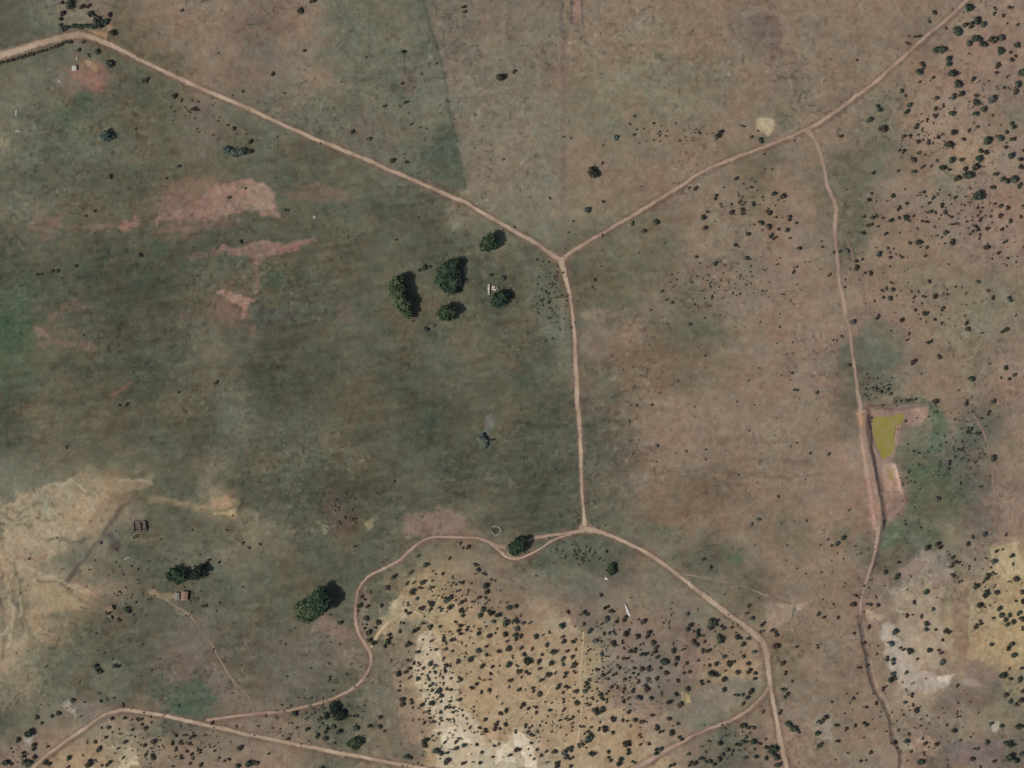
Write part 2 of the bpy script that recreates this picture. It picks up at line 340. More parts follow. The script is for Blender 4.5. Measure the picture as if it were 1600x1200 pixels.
# scrub textured zones
P_([(1040,420),(1180,400),(1240,430),(1290,420),(1290,460),(1180,480),(1080,470)], (112,106,94), 25, .4, .9)
P_([(1340,585),(1400,590),(1400,618),(1345,620)], (92,92,80), 10, .7, .8)
P_([(1345,500),(1375,495),(1410,530),(1418,570),(1380,590),(1345,580)], (98,100,86), 14, .65, .5)
P_([(1440,630),(1480,640),(1478,690),(1470,715),(1440,705),(1455,670)], (88,101,82), 12, .75, .3)
P_([(1420,730),(1460,720),(1455,790),(1420,805)], (84,98,78), 12, .8, .3)
P_([(1375,815),(1415,812),(1420,840),(1395,855),(1378,870)], (88,101,82), 10, .7, .4)
P_([(1470,700),(1530,640),(1560,700),(1540,760),(1480,770)], (104,98,90), 20, .5, .9)
P_([(1500,655),(1535,660),(1530,690),(1498,690)], (84,92,80), 10, .5, .8)
P_([(1295,830),(1330,820),(1325,855),(1298,850)], (92,102,84), 10, .6, .7)
P_([(820,410),(872,425),(884,470),(884,560),(860,545),(820,470)], (98,104,90), 16, .5, .8)
L_([(886,430),(890,470),(893,520),(895,560)], 3, (78,84,72), 4, .6); L_([(878,470),(880,530)], 3, (124,120,110), 3, .5)
L_([(905,420),(907,470),(906,540)], 4, (88,90,78), 5, .4)
P_([(912,485),(960,482),(975,495),(940,505),(912,510)], (136,116,100), 8, .6)
L_([(1078,457),(1160,457),(1230,452)], 1, (136,128,114), 1.2, .5, .3, .1)
L_([(1025,735),(1080,733),(1140,738),(1190,740)], 3, (106,98,84), 5, .5); L_([(1030,736),(1080,734)], 2, (132,124,104), 2, .5)
P_([(1060,742),(1110,742),(1100,755),(1060,756)], (98,92,82), 8, .4)
# pale disc
P_([(1182,186),(1190,181),(1205,183),(1211,192),(1208,204),(1200,212),(1190,206),(1182,200)], (172,154,126), 5, 1, .25)
P_([(1212,180),(1240,182),(1255,195),(1225,205),(1212,210)], (98,100,88), 8, .6, .8); P_([(1180,210),(1208,212),(1200,222),(1180,225)], (92,96,82), 6, .6, .7)
# pond surroundings
P_([(1336,642),(1352,626),(1370,640),(1400,638),(1430,634),(1452,636),(1448,650),(1438,668),(1424,666),(1414,662),(1404,676),(1402,700),(1394,720),(1404,728),(1412,775),(1402,780),(1384,776),(1378,800),(1372,812),(1380,830),(1360,828),(1356,790),(1350,740),(1344,690)], (146,118,104), 6, .9, .25, .5)
P_([(1394,778),(1412,772),(1416,790),(1398,815),(1384,818),(1382,790)], (142,112,102), 7, .7)
P_([(1340,645),(1347,642),(1350,665),(1342,668)], (168,128,98), 5, .8)
P_([(1376,726),(1396,724),(1404,742),(1408,772),(1386,774),(1378,745)], (160,134,118), 4, .8, .2, .3)
P_([(1384,738),(1394,736),(1396,752),(1388,752)], (148,124,72), 4, .8, .5)
L_([(1398,726),(1404,745),(1411,772)], 2, (180,152,138), 2, .8, 0, .2)
P_([(1424,636),(1450,636),(1438,662),(1428,664)], (168,136,124), 5, .7)
L_([(1356,650),(1355,672),(1360,700),(1368,730),(1376,765),(1381,790),(1383,812),(1376,835),(1370,870),(1360,898)], 3.5, (92,78,72), 2.5, .85, .15, .2)
L_([(1360,634),(1400,640),(1440,634)], 2, (112,84,80), 3, .6)
L_([(1345,1070),(1344,900)], 3, (122,98,88), 3, .5); L_(GULLY, 3, (98,86,78), 3, .7)
L_([(1344,960),(1352,1010),(1363,1065)], 9, (108,96,88), 6, .6); L_([(1364,1030),(1372,1070)], 5, (146,122,106), 4, .5)
P_([(1392,622),(1430,620),(1432,627),(1394,629)], (84,78,64), 3, .8)  # shadow of the upper pond embankment, painted as a dark strip
# knoll pale rock and clay
P_([(605,940),(625,930),(640,932),(642,960),(625,975),(610,960)], (188,170,142), 6, .95, .4)
P_([(650,990),(672,985),(685,1000),(690,1020),(710,1050),(712,1090),(740,1120),(760,1160),(800,1150),(830,1165),(838,1195),(760,1215),(680,1200),(690,1150),(670,1110),(655,1080),(645,1040),(655,1020)], (182,168,142), 10, .95, .75)
P_([(680,1140),(720,1130),(735,1160),(700,1170)], (200,188,162), 6, .95, .7); P_([(775,1170),(800,1160),(802,1190),(770,1192)], (204,190,164), 6, .95, .6)
P_([(802,1140),(820,1145),(835,1170),(840,1200),(825,1200),(812,1175),(800,1160)], (206,192,166), 5, .95, .5)
P_([(850,965),(870,968),(905,975),(910,985),(880,990),(850,990)], (158,146,122), 8, .7, .5)
P_([(910,1020),(945,1020),(955,1060),(925,1100),(912,1080)], (152,136,104), 12, .6)
P_([(940,985),(1000,975),(1035,1010),(1020,1070),(1000,1120),(960,1110),(935,1050)], (127,114,102), 16, .8, .5)
P_([(640,905),(665,900),(700,925),(730,950),(700,975),(660,950),(600,1000),(585,980),(610,945)], (166,146,114), 12, .8, .6)
P_([(1066,1082),(1076,1082),(1079,1098),(1070,1102)], (168,156,104), 3, .9, .2)
P_([(1080,1080),(1150,1060),(1190,1065),(1150,1105),(1085,1135)], (124,116,102), 10, .8, .2)
P_([(975,1140),(1010,1135),(1005,1165),(985,1165)], (158,118,90), 10, .5)
P_([(1015,935),(1050,935),(1068,965),(1080,975),(1060,985),(1020,970),(1005,950)], (118,108,96), 14, .6)
P_([(560,900),(565,940),(556,990),(572,1000),(580,970),(575,930)], (140,120,108), 6, .6)
P_([(560,1020),(600,1010),(620,1040),(618,1100),(660,1190),(640,1210),(590,1150),(570,1090)], (104,100,86), 18, .75, .3)
# right hand plateau
P_([(1405,895),(1430,870),(1475,860),(1485,890),(1478,905),(1440,910),(1405,920)], (142,129,117), 12, .85, .3)
P_([(1482,925),(1512,920),(1514,1015),(1500,1030),(1490,1030)], (124,106,90), 6, .7, .3, .5)
P_([(1475,920),(1484,920),(1494,1030),(1484,1035)], (146,134,104), 5, .6); P_([(1514,920),(1520,930),(1518,1015),(1510,1020)], (146,136,106), 4, .5)
P_([(1375,975),(1395,975),(1420,1020),(1430,1050),(1460,1055),(1490,1052),(1480,1072),(1450,1088),(1420,1080),(1400,1065),(1380,1020)], (166,154,140), 9, .95, .35)
P_([(1462,1056),(1490,1054),(1484,1066),(1466,1068)], (192,178,164), 4, .95); P_([(1505,1055),(1525,1050),(1532,1072),(1512,1078)], (156,138,126), 5, .8)
P_([(1350,950),(1380,962),(1378,968),(1352,965)], (168,148,126), 5, .8); P_([(1545,850),(1600,840),(1600,910),(1570,905),(1550,880)], (174,158,122), 16, .85, .8)
P_([(1390,920),(1470,900),(1480,1000),(1470,1050),(1430,1040),(1400,970)], (156,141,120), 16, .85, .4)
P_([(1510,1030),(1560,1050),(1570,1100),(1520,1110),(1450,1110),(1490,1080),(1530,1085)], (112,98,90), 16, .6, .3)
P_([(1545,1128),(1562,1128),(1560,1142),(1550,1142)], (164,164,150), 4, .8, .4)
P_([(1418,1150),(1455,1148),(1478,1165),(1465,1190),(1430,1180)], (154,128,110), 8, .8, .3)
P_([(1408,1160),(1425,1155),(1430,1170),(1412,1175)], (160,150,128), 4, .7)
P_([(1270,1120),(1295,1115),(1300,1150),(1280,1158),(1268,1140)], (146,136,122), 8, .7, .4)
P_([(1480,1160),(1560,1150),(1570,1200),(1490,1200)], (118,104,104), 16, .7)
P_([(1340,280),(1460,300),(1600,340),(1600,400),(1480,390),(1400,350)], (136,114,102), 25, .4, .3)
P_([(1480,60),(1560,45),(1565,70),(1500,80)], (138,110,98), 10, .5)
# bottom left
P_([(100,1090),(108,1092),(120,1115),(118,1122),(108,1110),(98,1098)], (168,154,136), 4, .85, .2)
P_([(112,1095),(160,1100),(175,1108),(140,1125),(122,1118)], (128,114,104), 8, .6)
P_([(36,1148),(51,1150),(50,1165),(38,1166)], (160,152,140), 4, .9, .1, .3); P_([(54,1152),(66,1150),(66,1160),(54,1164)], (134,104,98), 4, .8, .1, .3)
P_([(24,1160),(70,1165),(60,1195),(20,1190)], (138,120,108), 8, .6)
P_([(190,1165),(215,1165),(220,1200),(185,1200)], (192,176,144), 6, .95, .5); P_([(160,1120),(230,1125),(280,1190),(150,1200)], (144,132,108), 20, .5, .5)
P_([(60,1075),(110,1072),(115,1090),(80,1105)], (116,116,98), 12, .5)
P_([(145,1040),(200,1045),(210,1085),(150,1080)], (120,116,98), 16, .5)
P_([(330,1030),(370,1060),(395,1100),(350,1095),(320,1060)], (116,106,96), 14, .6, .3)
P_([(500,965),(545,980),(555,1000),(520,1000),(480,985)], (132,112,98), 12, .55)
P_([(768,822),(778,823),(779,834),(769,837)], (66,70,56), 3, .9, .1, .2)
P_([(206,836),(216,831),(221,838),(210,843)], (74,70,56), 3, .9, .1, .2)
P_([(209,814),(228,814),(229,830),(210,829)], (80,76,72), 4, .85, .5)

P_([(1168,18),(1200,12),(1222,30),(1228,80),(1205,88),(1178,80),(1160,50)], (108, 96, 88), 14, .6, .4)
L_([(1165,22),(1195,10),(1222,24),(1228,60)], 5, (136,120,102), 5, .5)
P_([(1225,630),(1100,625),(1000,620),(960,640),(1000,680),(1100,690),(1240,700)], (132,113,96), 30, .5, .3)
P_([(980,760),(1150,745),(1260,760),(1250,820),(1100,830),(1000,800)], (122,104,88), 26, .5, .3)
P_([(930,540),(1040,530),(1180,560),(1200,600),(1000,610),(920,590)], (112,98,82), 24, .5, .3)
P_([(920,640),(990,660),(1010,720),(960,800),(925,800)], (94,90,76), 22, .6, .3)
P_([(1203,975),(1215,965),(1205,985),(1197,995)], (150,130,112), 3, .9, .2)
P_([(1196,960),(1212,935),(1238,934),(1240,958),(1216,975),(1200,985)], (144,124,108), 5, .9, .3)
L_([(1240,950),(1238,962)], 2, (80,84,70), 2, .8)
L_([(0,858),(30,876),(60,884)], 4, (150,126,104), 4, .6)
# worn reddish verges beside the graded roads
for n, l, c, P, k in ROADS:
    if k not in 'ab': continue
    q = P[::4]; q = np.vstack([q, P[-1:]])
    for i in range(0, len(q) - 1, 6):
        mixin(line_mask([(v[0] + 1.2, v[1] + 1.5) for v in q[i:i + 7]], float(q[i][2]) + 2.5, 4, .5), (106, 90, 78), .6, .5)
# erosion streaks and old wheel tracks on the left bank
for q_, w_, c_ in (([(0,868),(22,878),(60,896),(105,912),(150,930)], 2.5, (164,146,122)), ([(6,905),(16,935),(22,972),(14,1010)], 2, (166,152,124)), ([(22,898),(30,930),(33,965)], 1.8, (160,146,118)),
    ([(0,1000),(14,985),(24,960)], 2.5, (168,152,126)), ([(85,760),(110,752),(135,765)], 2, (168,156,130)), ([(60,778),(72,786),(70,800)], 3, (142,142,118)), ([(185,750),(215,748),(240,758)], 2.5, (150,138,112)),
    ([(30,872),(60,876),(75,866)], 2, (150,118,96)), ([(110,905),(135,915),(155,938)], 3, (140,112,94)), ([(40,1000),(60,985),(75,990)], 2, (154,140,112)), ([(335,798),(368,806)], 2.5, (176,158,116)), ([(255,782),(300,790),(335,798)], 2.5, (142,126,98)),
    ([(125,800),(140,790),(150,795)], 2.5, (152,148,124)), ([(100,825),(120,812),(135,818)], 2.5, (160,142,112))):
    L_(q_, w_, c_, 2.5, .75, .5, 1.2)
for q_, w_ in (([(22,880),(30,925),(42,975),(50,1000)], 1.6), ([(0,800),(20,812),(45,806)], 2), ([(75,845),(100,843),(118,848)], 2), ([(60,905),(100,915),(140,945)], 1.6), ([(45,790),(30,800),(12,795)], 2)):
    L_(q_, w_, (104,98,82), 2.5, .6, .5, 1.2)
L_([(1030,738),(1080,736),(1150,742),(1230,748),(1290,742)], 2, (100,90,76), 2.5, .5, .6, 1)
for q_ in ([(950,640),(1010,636),(1060,642)], [(1100,690),(1160,684),(1240,690)], [(1000,780),(1070,772),(1150,778)], [(960,700),(1000,705),(1050,700)], [(1120,720),(1200,716),(1270,722)], [(930,560),(990,552),(1070,560)]):
    L_(q_, 4, (108,96,82), 6, .45, .7, 1.4)
# broad mottling and grain, plus pebbly texture on the bare soils
ua = PX * .98 - PY * .17; va = PX * .17 + PY * .98             # grass streaks drift up to the right
field = np.clip(1 - (C.mean(-1) - 84) / 26, .25, 1)
streak = fbm(ua / 46, va / 6.5, 171, 4) * 5.5 * field
wisp = (0.5 - np.abs(fbm(PX / 17, PY / 14, 181, 3))) * 7
lum = streak + wisp + fbm(PX / 60, PY / 42, 61, 4) * 5 + fbm(PX / 14, PY / 9, 71, 4) * 6.5
hue = fbm(PX / 45, PY / 40, 81, 4) * 4 + fbm(PX / 11, PY / 12, 82, 3) * 3.5
bareness = np.clip((C.mean(-1) - 105) / 35, 0, 1)
mid = fbm(PX / 5.5, PY / 7.5, 95, 3) * (4.5 + 3 * bareness)
C += mid[..., None] * np.array([1, 1, .9])
grain = vn(PX / 3.1, PY / 3.1, 91) * 0.6 + vn(PX / 2.0, PY / 2.6, 92) * 0.4
C[..., 0] += lum + hue * .9; C[..., 1] += lum - hue * .15; C[..., 2] += lum * .9 - hue * .35
cool = np.clip(C[..., 1] - C[..., 0], 0, 12)[..., None]; C[..., 2:] -= cool * .15
C += (grain * (6 + 7 * bareness))[..., None]
speck = np.clip(fbm(PX / 5.5, PY / 5.5, 131, 2) - 0.55, 0, 1) * 2.2
zone = np.clip(fbm(PX / 90, PY / 90, 141, 3) + .35, 0, 1)
C *= (1 - np.clip(speck * zone, 0, .5) * 0.34)[..., None]
spk2 = np.clip(fbm(PX / 6, PY / 6, 151, 2) - 0.62, 0, 1) * zone
C += (spk2 * 34)[..., None]
C = np.clip(C, 30, 235)
A = np.ones((ny, nx, 4), np.float32); A[..., :3] = lin(C) * ALB

# ------------------------------------------------------------------ materials
def mat(name, rough=0.95, spec=0.15):
    m = bpy.data.materials.new(name); m.use_nodes = True
    b = m.node_tree.nodes['Principled BSDF']
    b.inputs['Roughness'].default_value = rough; b.inputs['Specular IOR Level'].default_value = spec
    return m, m.node_tree, b
def N(nt, t, **k):
    n = nt.nodes.new(t)
    for a, v in k.items(): setattr(n, a, v)
    return n
def noisy(name, c1, c2, scale=0.5, rough=.95, obj_rand=0.0, spec=.15, translucent=0):
    m, nt, b = mat(name, rough, spec)
    tc = N(nt, 'ShaderNodeNewGeometry'); no = N(nt, 'ShaderNodeTexNoise'); no.inputs['Scale'].default_value = scale; no.inputs['Detail'].default_value = 4
    ra = N(nt, 'ShaderNodeValToRGB'); ra.color_ramp.elements[0].position = .32; ra.color_ramp.elements[1].position = .68
    ra.color_ramp.elements[0].color = c1; ra.color_ramp.elements[1].color = c2
    nt.links.new(tc.outputs['Position'], no.inputs['Vector']); nt.links.new(no.outputs['Fac'], ra.inputs[0])
    last = ra.outputs[0]
    if obj_rand:
        oi = N(nt, 'ShaderNodeObjectInfo'); hs = N(nt, 'ShaderNodeHueSaturation')
        mr = N(nt, 'ShaderNodeMapRange'); mr.inputs['To Min'].default_value = 1 - obj_rand; mr.inputs['To Max'].default_value = 1 + obj_rand
        mr2 = N(nt, 'ShaderNodeMapRange'); mr2.inputs['To Min'].default_value = .5 + .04; mr2.inputs['To Max'].default_value = .5 - .05
        nt.links.new(oi.outputs['Random'], mr.inputs[0]); nt.links.new(oi.outputs['Random'], mr2.inputs[0])
        nt.links.new(mr.outputs[0], hs.inputs['Value']); nt.links.new(mr2.outputs[0], hs.inputs['Hue'])
        nt.links.new(last, hs.inputs['Color']); last = hs.outputs[0]
    nt.links.new(last, b.inputs['Base Color'])
    return m
def c4(r, g, b): return (r, g, b, 1)

gm, nt, b = mat('ground_soil_and_grass', .97, .1)
at = N(nt, 'ShaderNodeAttribute', attribute_name='cover'); geo = N(nt, 'ShaderNodeNewGeometry')
n1 = N(nt, 'ShaderNodeTexNoise'); n1.inputs['Scale'].default_value = .9; n1.inputs['Detail'].default_value = 5; n1.inputs['Roughness'].default_value = .65
mr = N(nt, 'ShaderNodeMapRange'); mr.inputs['From Min'].default_value = .3; mr.inputs['From Max'].default_value = .7; mr.inputs['To Min'].default_value = .87; mr.inputs['To Max'].default_value = 1.13
mx = N(nt, 'ShaderNodeVectorMath', operation='MULTIPLY')
nt.links.new(geo.outputs['Position'], n1.inputs['Vector']); nt.links.new(n1.outputs['Fac'], mr.inputs[0])
nt.links.new(at.outputs['Color'], mx.inputs[0]); nt.links.new(mr.outputs[0], mx.inputs[1]); nt.links.new(mx.outputs[0], b.inputs['Base Color'])
bp = N(nt, 'ShaderNodeBump'); bp.inputs['Strength'].default_value = .35; bp.inputs['Distance'].default_value = .25
nt.links.new(n1.outputs['Fac'], bp.inputs['Height']); nt.links.new(bp.outputs[0], b.inputs['Normal'])

# ------------------------------------------------------------------ object helpers
def tag(o, label=None, cat=None, group=None, kind=None):
    if label: o['label'] = label
    if cat: o['category'] = cat
    if group: o['group'] = group
    if kind: o['kind'] = kind
    return o
def link(name, me, m, parent=None):
    o = bpy.data.objects.new(name, me); COL.objects.link(o)
    if m is not None and not me.materials: me.materials.append(m)
    if parent: o.parent = parent
    return o
def mesh_np(name, V, F, smooth=False):
    """V (n,3), F list of equal-size faces array (m,k)"""
    me = bpy.data.meshes.new(name); V = np.asarray(V, np.float32); F = np.asarray(F, np.int32); k = F.shape[1]
    me.vertices.add(len(V)); me.vertices.foreach_set('co', V.ravel())
    me.loops.add(F.size); me.loops.foreach_set('vertex_index', F.ravel())
    me.polygons.add(len(F)); me.polygons.foreach_set('loop_start', np.arange(0, F.size, k, dtype=np.int32))
    me.polygons.foreach_set('loop_total', np.full(len(F), k, np.int32))
    if smooth: me.polygons.foreach_set('use_smooth', np.ones(len(F), bool))
    me.update(calc_edges=True); return me

# ground sheet
idx = np.arange(ny * nx).reshape(ny, nx)
F = np.stack([idx[:-1, :-1], idx[:-1, 1:], idx[1:, 1:], idx[1:, :-1]], -1).reshape(-1, 4)
gme = mesh_np('ground', np.stack([X, Y, H], -1).reshape(-1, 3), F, True)
ca = gme.color_attributes.new('cover', 'FLOAT_COLOR', 'POINT'); ca.data.foreach_set('color', A.ravel())
g = link('ground', gme, gm); tag(g, 'dry open pasture of green grass, brown earth and bare tan clay', 'ground', kind='structure')
del wbx, wby

# ------------------------------------------------------------------ roads
def road_mat(name, c1, c2, edge=.62, op=1.0):
    m, nt, b = mat(name, .95, .1)
    geo = N(nt, 'ShaderNodeNewGeometry'); no = N(nt, 'ShaderNodeTexNoise'); no.inputs['Scale'].default_value = .06; no.inputs['Detail'].default_value = 5
    ra = N(nt, 'ShaderNodeValToRGB'); ra.color_ramp.elements[0].position = .35; ra.color_ramp.elements[1].position = .65
    ra.color_ramp.elements[0].color = c1; ra.color_ramp.elements[1].color = c2
    no2 = N(nt, 'ShaderNodeTexNoise'); no2.inputs['Scale'].default_value = .45; no2.inputs['Detail'].default_value = 4
    uv = N(nt, 'ShaderNodeUVMap'); sx = N(nt, 'ShaderNodeSeparateXYZ')
    nt.links.new(uv.outputs[0], sx.inputs[0])
    ab = N(nt, 'ShaderNodeMath', operation='ABSOLUTE'); nt.links.new(sx.outputs[0], ab.inputs[0])
    ad = N(nt, 'ShaderNodeMath', operation='MULTIPLY_ADD'); ad.inputs[1].default_value = .9; nt.links.new(no2.outputs['Fac'], ad.inputs[0]); nt.links.new(ab.outputs[0], ad.inputs[2])
    mr = N(nt, 'ShaderNodeMapRange', interpolation_type='SMOOTHSTEP'); mr.inputs['From Min'].default_value = .45 + 1.0; mr.inputs['From Max'].default_value = .45 + edge * .55
    mr.inputs['To Min'].default_value = 0; mr.inputs['To Max'].default_value = op
    nt.links.new(ad.outputs[0], mr.inputs[0]); nt.links.new(mr.outputs[0], b.inputs['Alpha'])
    for x in (no, no2): nt.links.new(geo.outputs['Position'], x.inputs['Vector'])
    nt.links.new(no.outputs['Fac'], ra.inputs[0])
    n3 = N(nt, 'ShaderNodeTexNoise'); n3.inputs['Scale'].default_value = .7; n3.inputs['Detail'].default_value = 4
    nt.links.new(geo.outputs['Position'], n3.inputs['Vector'])
    m3 = N(nt, 'ShaderNodeMapRange'); m3.inputs['To Min'].default_value = .8; m3.inputs['To Max'].default_value = 1.2
    nt.links.new(n3.outputs['Fac'], m3.inputs[0])
    vm = N(nt, 'ShaderNodeVectorMath', operation='MULTIPLY'); nt.links.new(ra.outputs[0], vm.inputs[0]); nt.links.new(m3.outputs[0], vm.inputs[1])
    nt.links.new(vm.outputs[0], b.inputs['Base Color']); return m
RM = dict(f=road_mat('path_faint', alb((134,116,103)), alb((152,134,120)), .3, .7), a=road_mat('road_tan', alb((146,126,109)), alb((177,159,140))), b=road_mat('road_pink', alb((141,119,105)), alb((167,146,130))), e=road_mat('path_worn', alb((130,116,99)), alb((156,142,122)), .3, .75),
          c=road_mat('track_faint', alb((144,125,111)), alb((165,145,130)), .45, .95), d=road_mat('path_pale', alb((166,150,122)), alb((190,172,142)), .5, .95))
for ri, (n, l, c, P, k) in enumerate(ROADS):
    T = np.gradient(P[:, :2], axis=0); T /= np.linalg.norm(T, axis=1)[:, None] + 1e-9; Nn = np.stack([-T[:, 1], T[:, 0]], 1)
    s = np.concatenate([[0], np.cumsum(np.hypot(*np.diff(P[:, :2], axis=0).T))])
    wob = vn(s / 25, s * 0 + ri * 9.1, 7) * .9 + vn(s / 8, s * 0 + ri * 5.1, 8) * .4
    wid = P[:, 2] * .5 * (1.12 if k in 'ab' else 1.75 if k == 'c' else 1.5) * (1 + .14 * vn(s / 14, s * 0 + ri * 3.3, 9)) + .3
    us = [-1, -.6, -.2, .2, .6, 1]; V = []; UV = []
    for i in range(len(P)):
        for u in us:
            q = P[i, :2] + Nn[i] * (u * wid[i] + wob[i]); x, y = W(q[0], q[1])
            V.append((x, y, hgt(x, y) + .07 + .006 * ri)); UV.append((u, s[i] * S))
    m_ = len(us); F = [(i * m_ + j, i * m_ + j + 1, (i + 1) * m_ + j + 1, (i + 1) * m_ + j) for i in range(len(P) - 1) for j in range(m_ - 1)]
    V = np.array(V); F = np.array(F)
    a, b_, c_ = V[F[0, 0]], V[F[0, 1]], V[F[0, 2]]
    if np.cross(b_ - a, c_ - a)[2] < 0: F = F[:, ::-1]
    me = mesh_np(n, V, F, True); uvl = me.uv_layers.new(name='UVMap')
    uvl.data.foreach_set('uv', np.array(UV, np.float32)[F.ravel()].ravel())
    tag(link(n, me, RM[k]), l, c, kind='structure')

# ------------------------------------------------------------------ pond water
def flat_poly(pts, z, ring=14):
    # smooth closed outline, fan of rings so that it is a real sheet
    P = catmull([p + (0,) for p in pts] + [pts[0] + (0,)], 2.0)[:-1, :2]
    P = P + np.stack([vn(P[:, 0] / 3.5, P[:, 1] / 3.5, 5), vn(P[:, 0] / 3.5, P[:, 1] / 3.5, 6)], 1) * .9
    cx, cy = P.mean(0); V = []; n = len(P)
    for k in range(1, 5):
        for p in P: x, y = W(cx + (p[0] - cx) * k / 4, cy + (p[1] - cy) * k / 4); V.append((x, y, z))
    x, y = W(cx, cy); V.append((x, y, z)); F = []
    for k in range(3):
        for i in range(n):
            a = k * n + i; b = k * n + (i + 1) % n; F.append((a, a + n, b + n, b))
    return V, F, n
m, nt, b = mat('algae_water', .35, .4)
geo = N(nt, 'ShaderNodeNewGeometry'); no = N(nt, 'ShaderNodeTexNoise'); no.inputs['Scale'].default_value = .16; no.inputs['Detail'].default_value = 4
ra = N(nt, 'ShaderNodeValToRGB'); ra.color_ramp.elements[0].position = .35; ra.color_ramp.elements[1].position = .68
ra.color_ramp.elements[0].color = alb((130,127,56)); ra.color_ramp.elements[1].color = alb((140,126,82))
nt.links.new(geo.outputs['Position'], no.inputs['Vector']); nt.links.new(no.outputs['Fac'], ra.inputs[0]); nt.links.new(ra.outputs[0], b.inputs['Base Color'])
V, F, n = flat_poly(POND, hgt(*W(1380, 680)) + .55)
me = bpy.data.meshes.new('pond'); me.from_pydata(V, [], F + [(len(V) - 1, i, (i + 1) % n) for i in range(n)]); me.update()
tag(link('pond', me, m), 'small pond covered in yellow-green algae beside the pink earth bank', 'pond', kind='structure')

# ------------------------------------------------------------------ foliage
BUSH = [noisy('bush_dark_olive', c4(.036, .034, .024), c4(.078, .071, .050), .8, obj_rand=.22),
        noisy('bush_dark_green', c4(.034, .044, .031), c4(.072, .088, .060), .8, obj_rand=.22),
        noisy('bush_grey_green', c4(.060, .066, .058), c4(.100, .108, .092), .8, obj_rand=.2),
        noisy('bush_mid_green', c4(.030, .055, .030), c4(.065, .105, .055), .8, obj_rand=.2),
        noisy('bush_brown', c4(.042, .031, .024), c4(.076, .056, .043), .8, obj_rand=.2),
        noisy('bush_dry', c4(.062, .056, .040), c4(.115, .100, .074), .8, obj_rand=.2)]
def leaves(rng, lobes, n, size):
    """leaf-clump quads spread through lobes (x,y,z,rx,ry,rz)"""
    L = np.array(lobes, float); vol = (L[:, 3] * L[:, 4] * L[:, 5]) ** .67; pk = rng.choice(len(L), n, p=vol / vol.sum())
    dirs = rng.normal(size=(n, 3)); dirs /= np.linalg.norm(dirs, axis=1)[:, None]; dirs[:, 2] = np.abs(dirs[:, 2]) * np.where(rng.random(n) < .2, -1, 1)
    rad = rng.random(n) ** .35
    lump = 1 + .22 * np.sin(dirs[:, 0] * 5 + pk * 2.1) * np.cos(dirs[:, 1] * 6 + pk)
    c = L[pk, :3] + dirs * L[pk, 3:] * (rad * lump)[:, None]
    nrm = dirs * .7 + rng.normal(size=(n, 3)) * .7; nrm /= np.linalg.norm(nrm, axis=1)[:, None]
    t = np.cross(nrm, rng.normal(size=(n, 3))); t /= np.linalg.norm(t, axis=1)[:, None]; bt = np.cross(nrm, t)
    s = size * (.6 + .8 * rng.random(n))[:, None]; s2 = s * (.5 + .5 * rng.random(n))[:, None]
    V = np.stack([c - t * s, c - bt * s2, c + t * s * .9, c + bt * s2 * 1.1], 1).reshape(-1, 3)
    return V, np.arange(4 * n).reshape(n, 4)
def core(rng, lobes, k=.78):
    V = []; F = []
    for (x, y, z, a, b, c) in lobes:
        o = len(V); nu, nv = 10, 6
        for j in range(nv + 1):
            th = math.pi * j / nv
            for i in range(nu):
                ph = 2 * math.pi * i / nu; q = k * (1 + rng.uniform(-.16, .16)) if 0 < j < nv else k
                V.append((x + a * q * math.sin(th) * math.cos(ph), y + b * q * math.sin(th) * math.sin(ph), z + c * q * math.cos(th)))
        for j in range(nv):
            for i in range(nu):
                F.append((o + j * nu + i, o + (j + 1) * nu + i, o + (j + 1) * nu + (i + 1) % nu, o + j * nu + (i + 1) % nu))
    return np.array(V), np.array(F)
def foliage_geo(seed, lobes, n, size, ck=.78):
    rng = np.random.default_rng(seed); V1, F1 = leaves(rng, lobes, n, size); V2, F2 = core(rng, lobes, ck)
    return np.vstack([V1, V2]), np.vstack([F1, F2 + len(V1)])
SHR = []
for i in range(10):
    rr = random.Random(i); nl = 2 + i % 4
    lobes = [(rr.uniform(-.5, .5), rr.uniform(-.42, .42), .42 + rr.uniform(-.08, .15), rr.uniform(.36, .66), rr.uniform(.36, .66), rr.uniform(.35, .6)) for _ in range(nl)]
    V, F = foliage_geo(100 + i, lobes, 230, .13, .8); V[:, :2] /= max(.9, np.percentile(np.hypot(V[:, 0], V[:, 1]), 97)); V[:, 2] = np.maximum(V[:, 2], -.05)
    SHR.append((V, F))
SHM = {}
def shrub_mesh(v, m):
    if (v, m) not in SHM:
        V, F = SHR[v]; me = mesh_np('shrub_foliage', V, F); me.materials.append(BUSH[m]); SHM[(v, m)] = me
    return SHM[(v, m)]

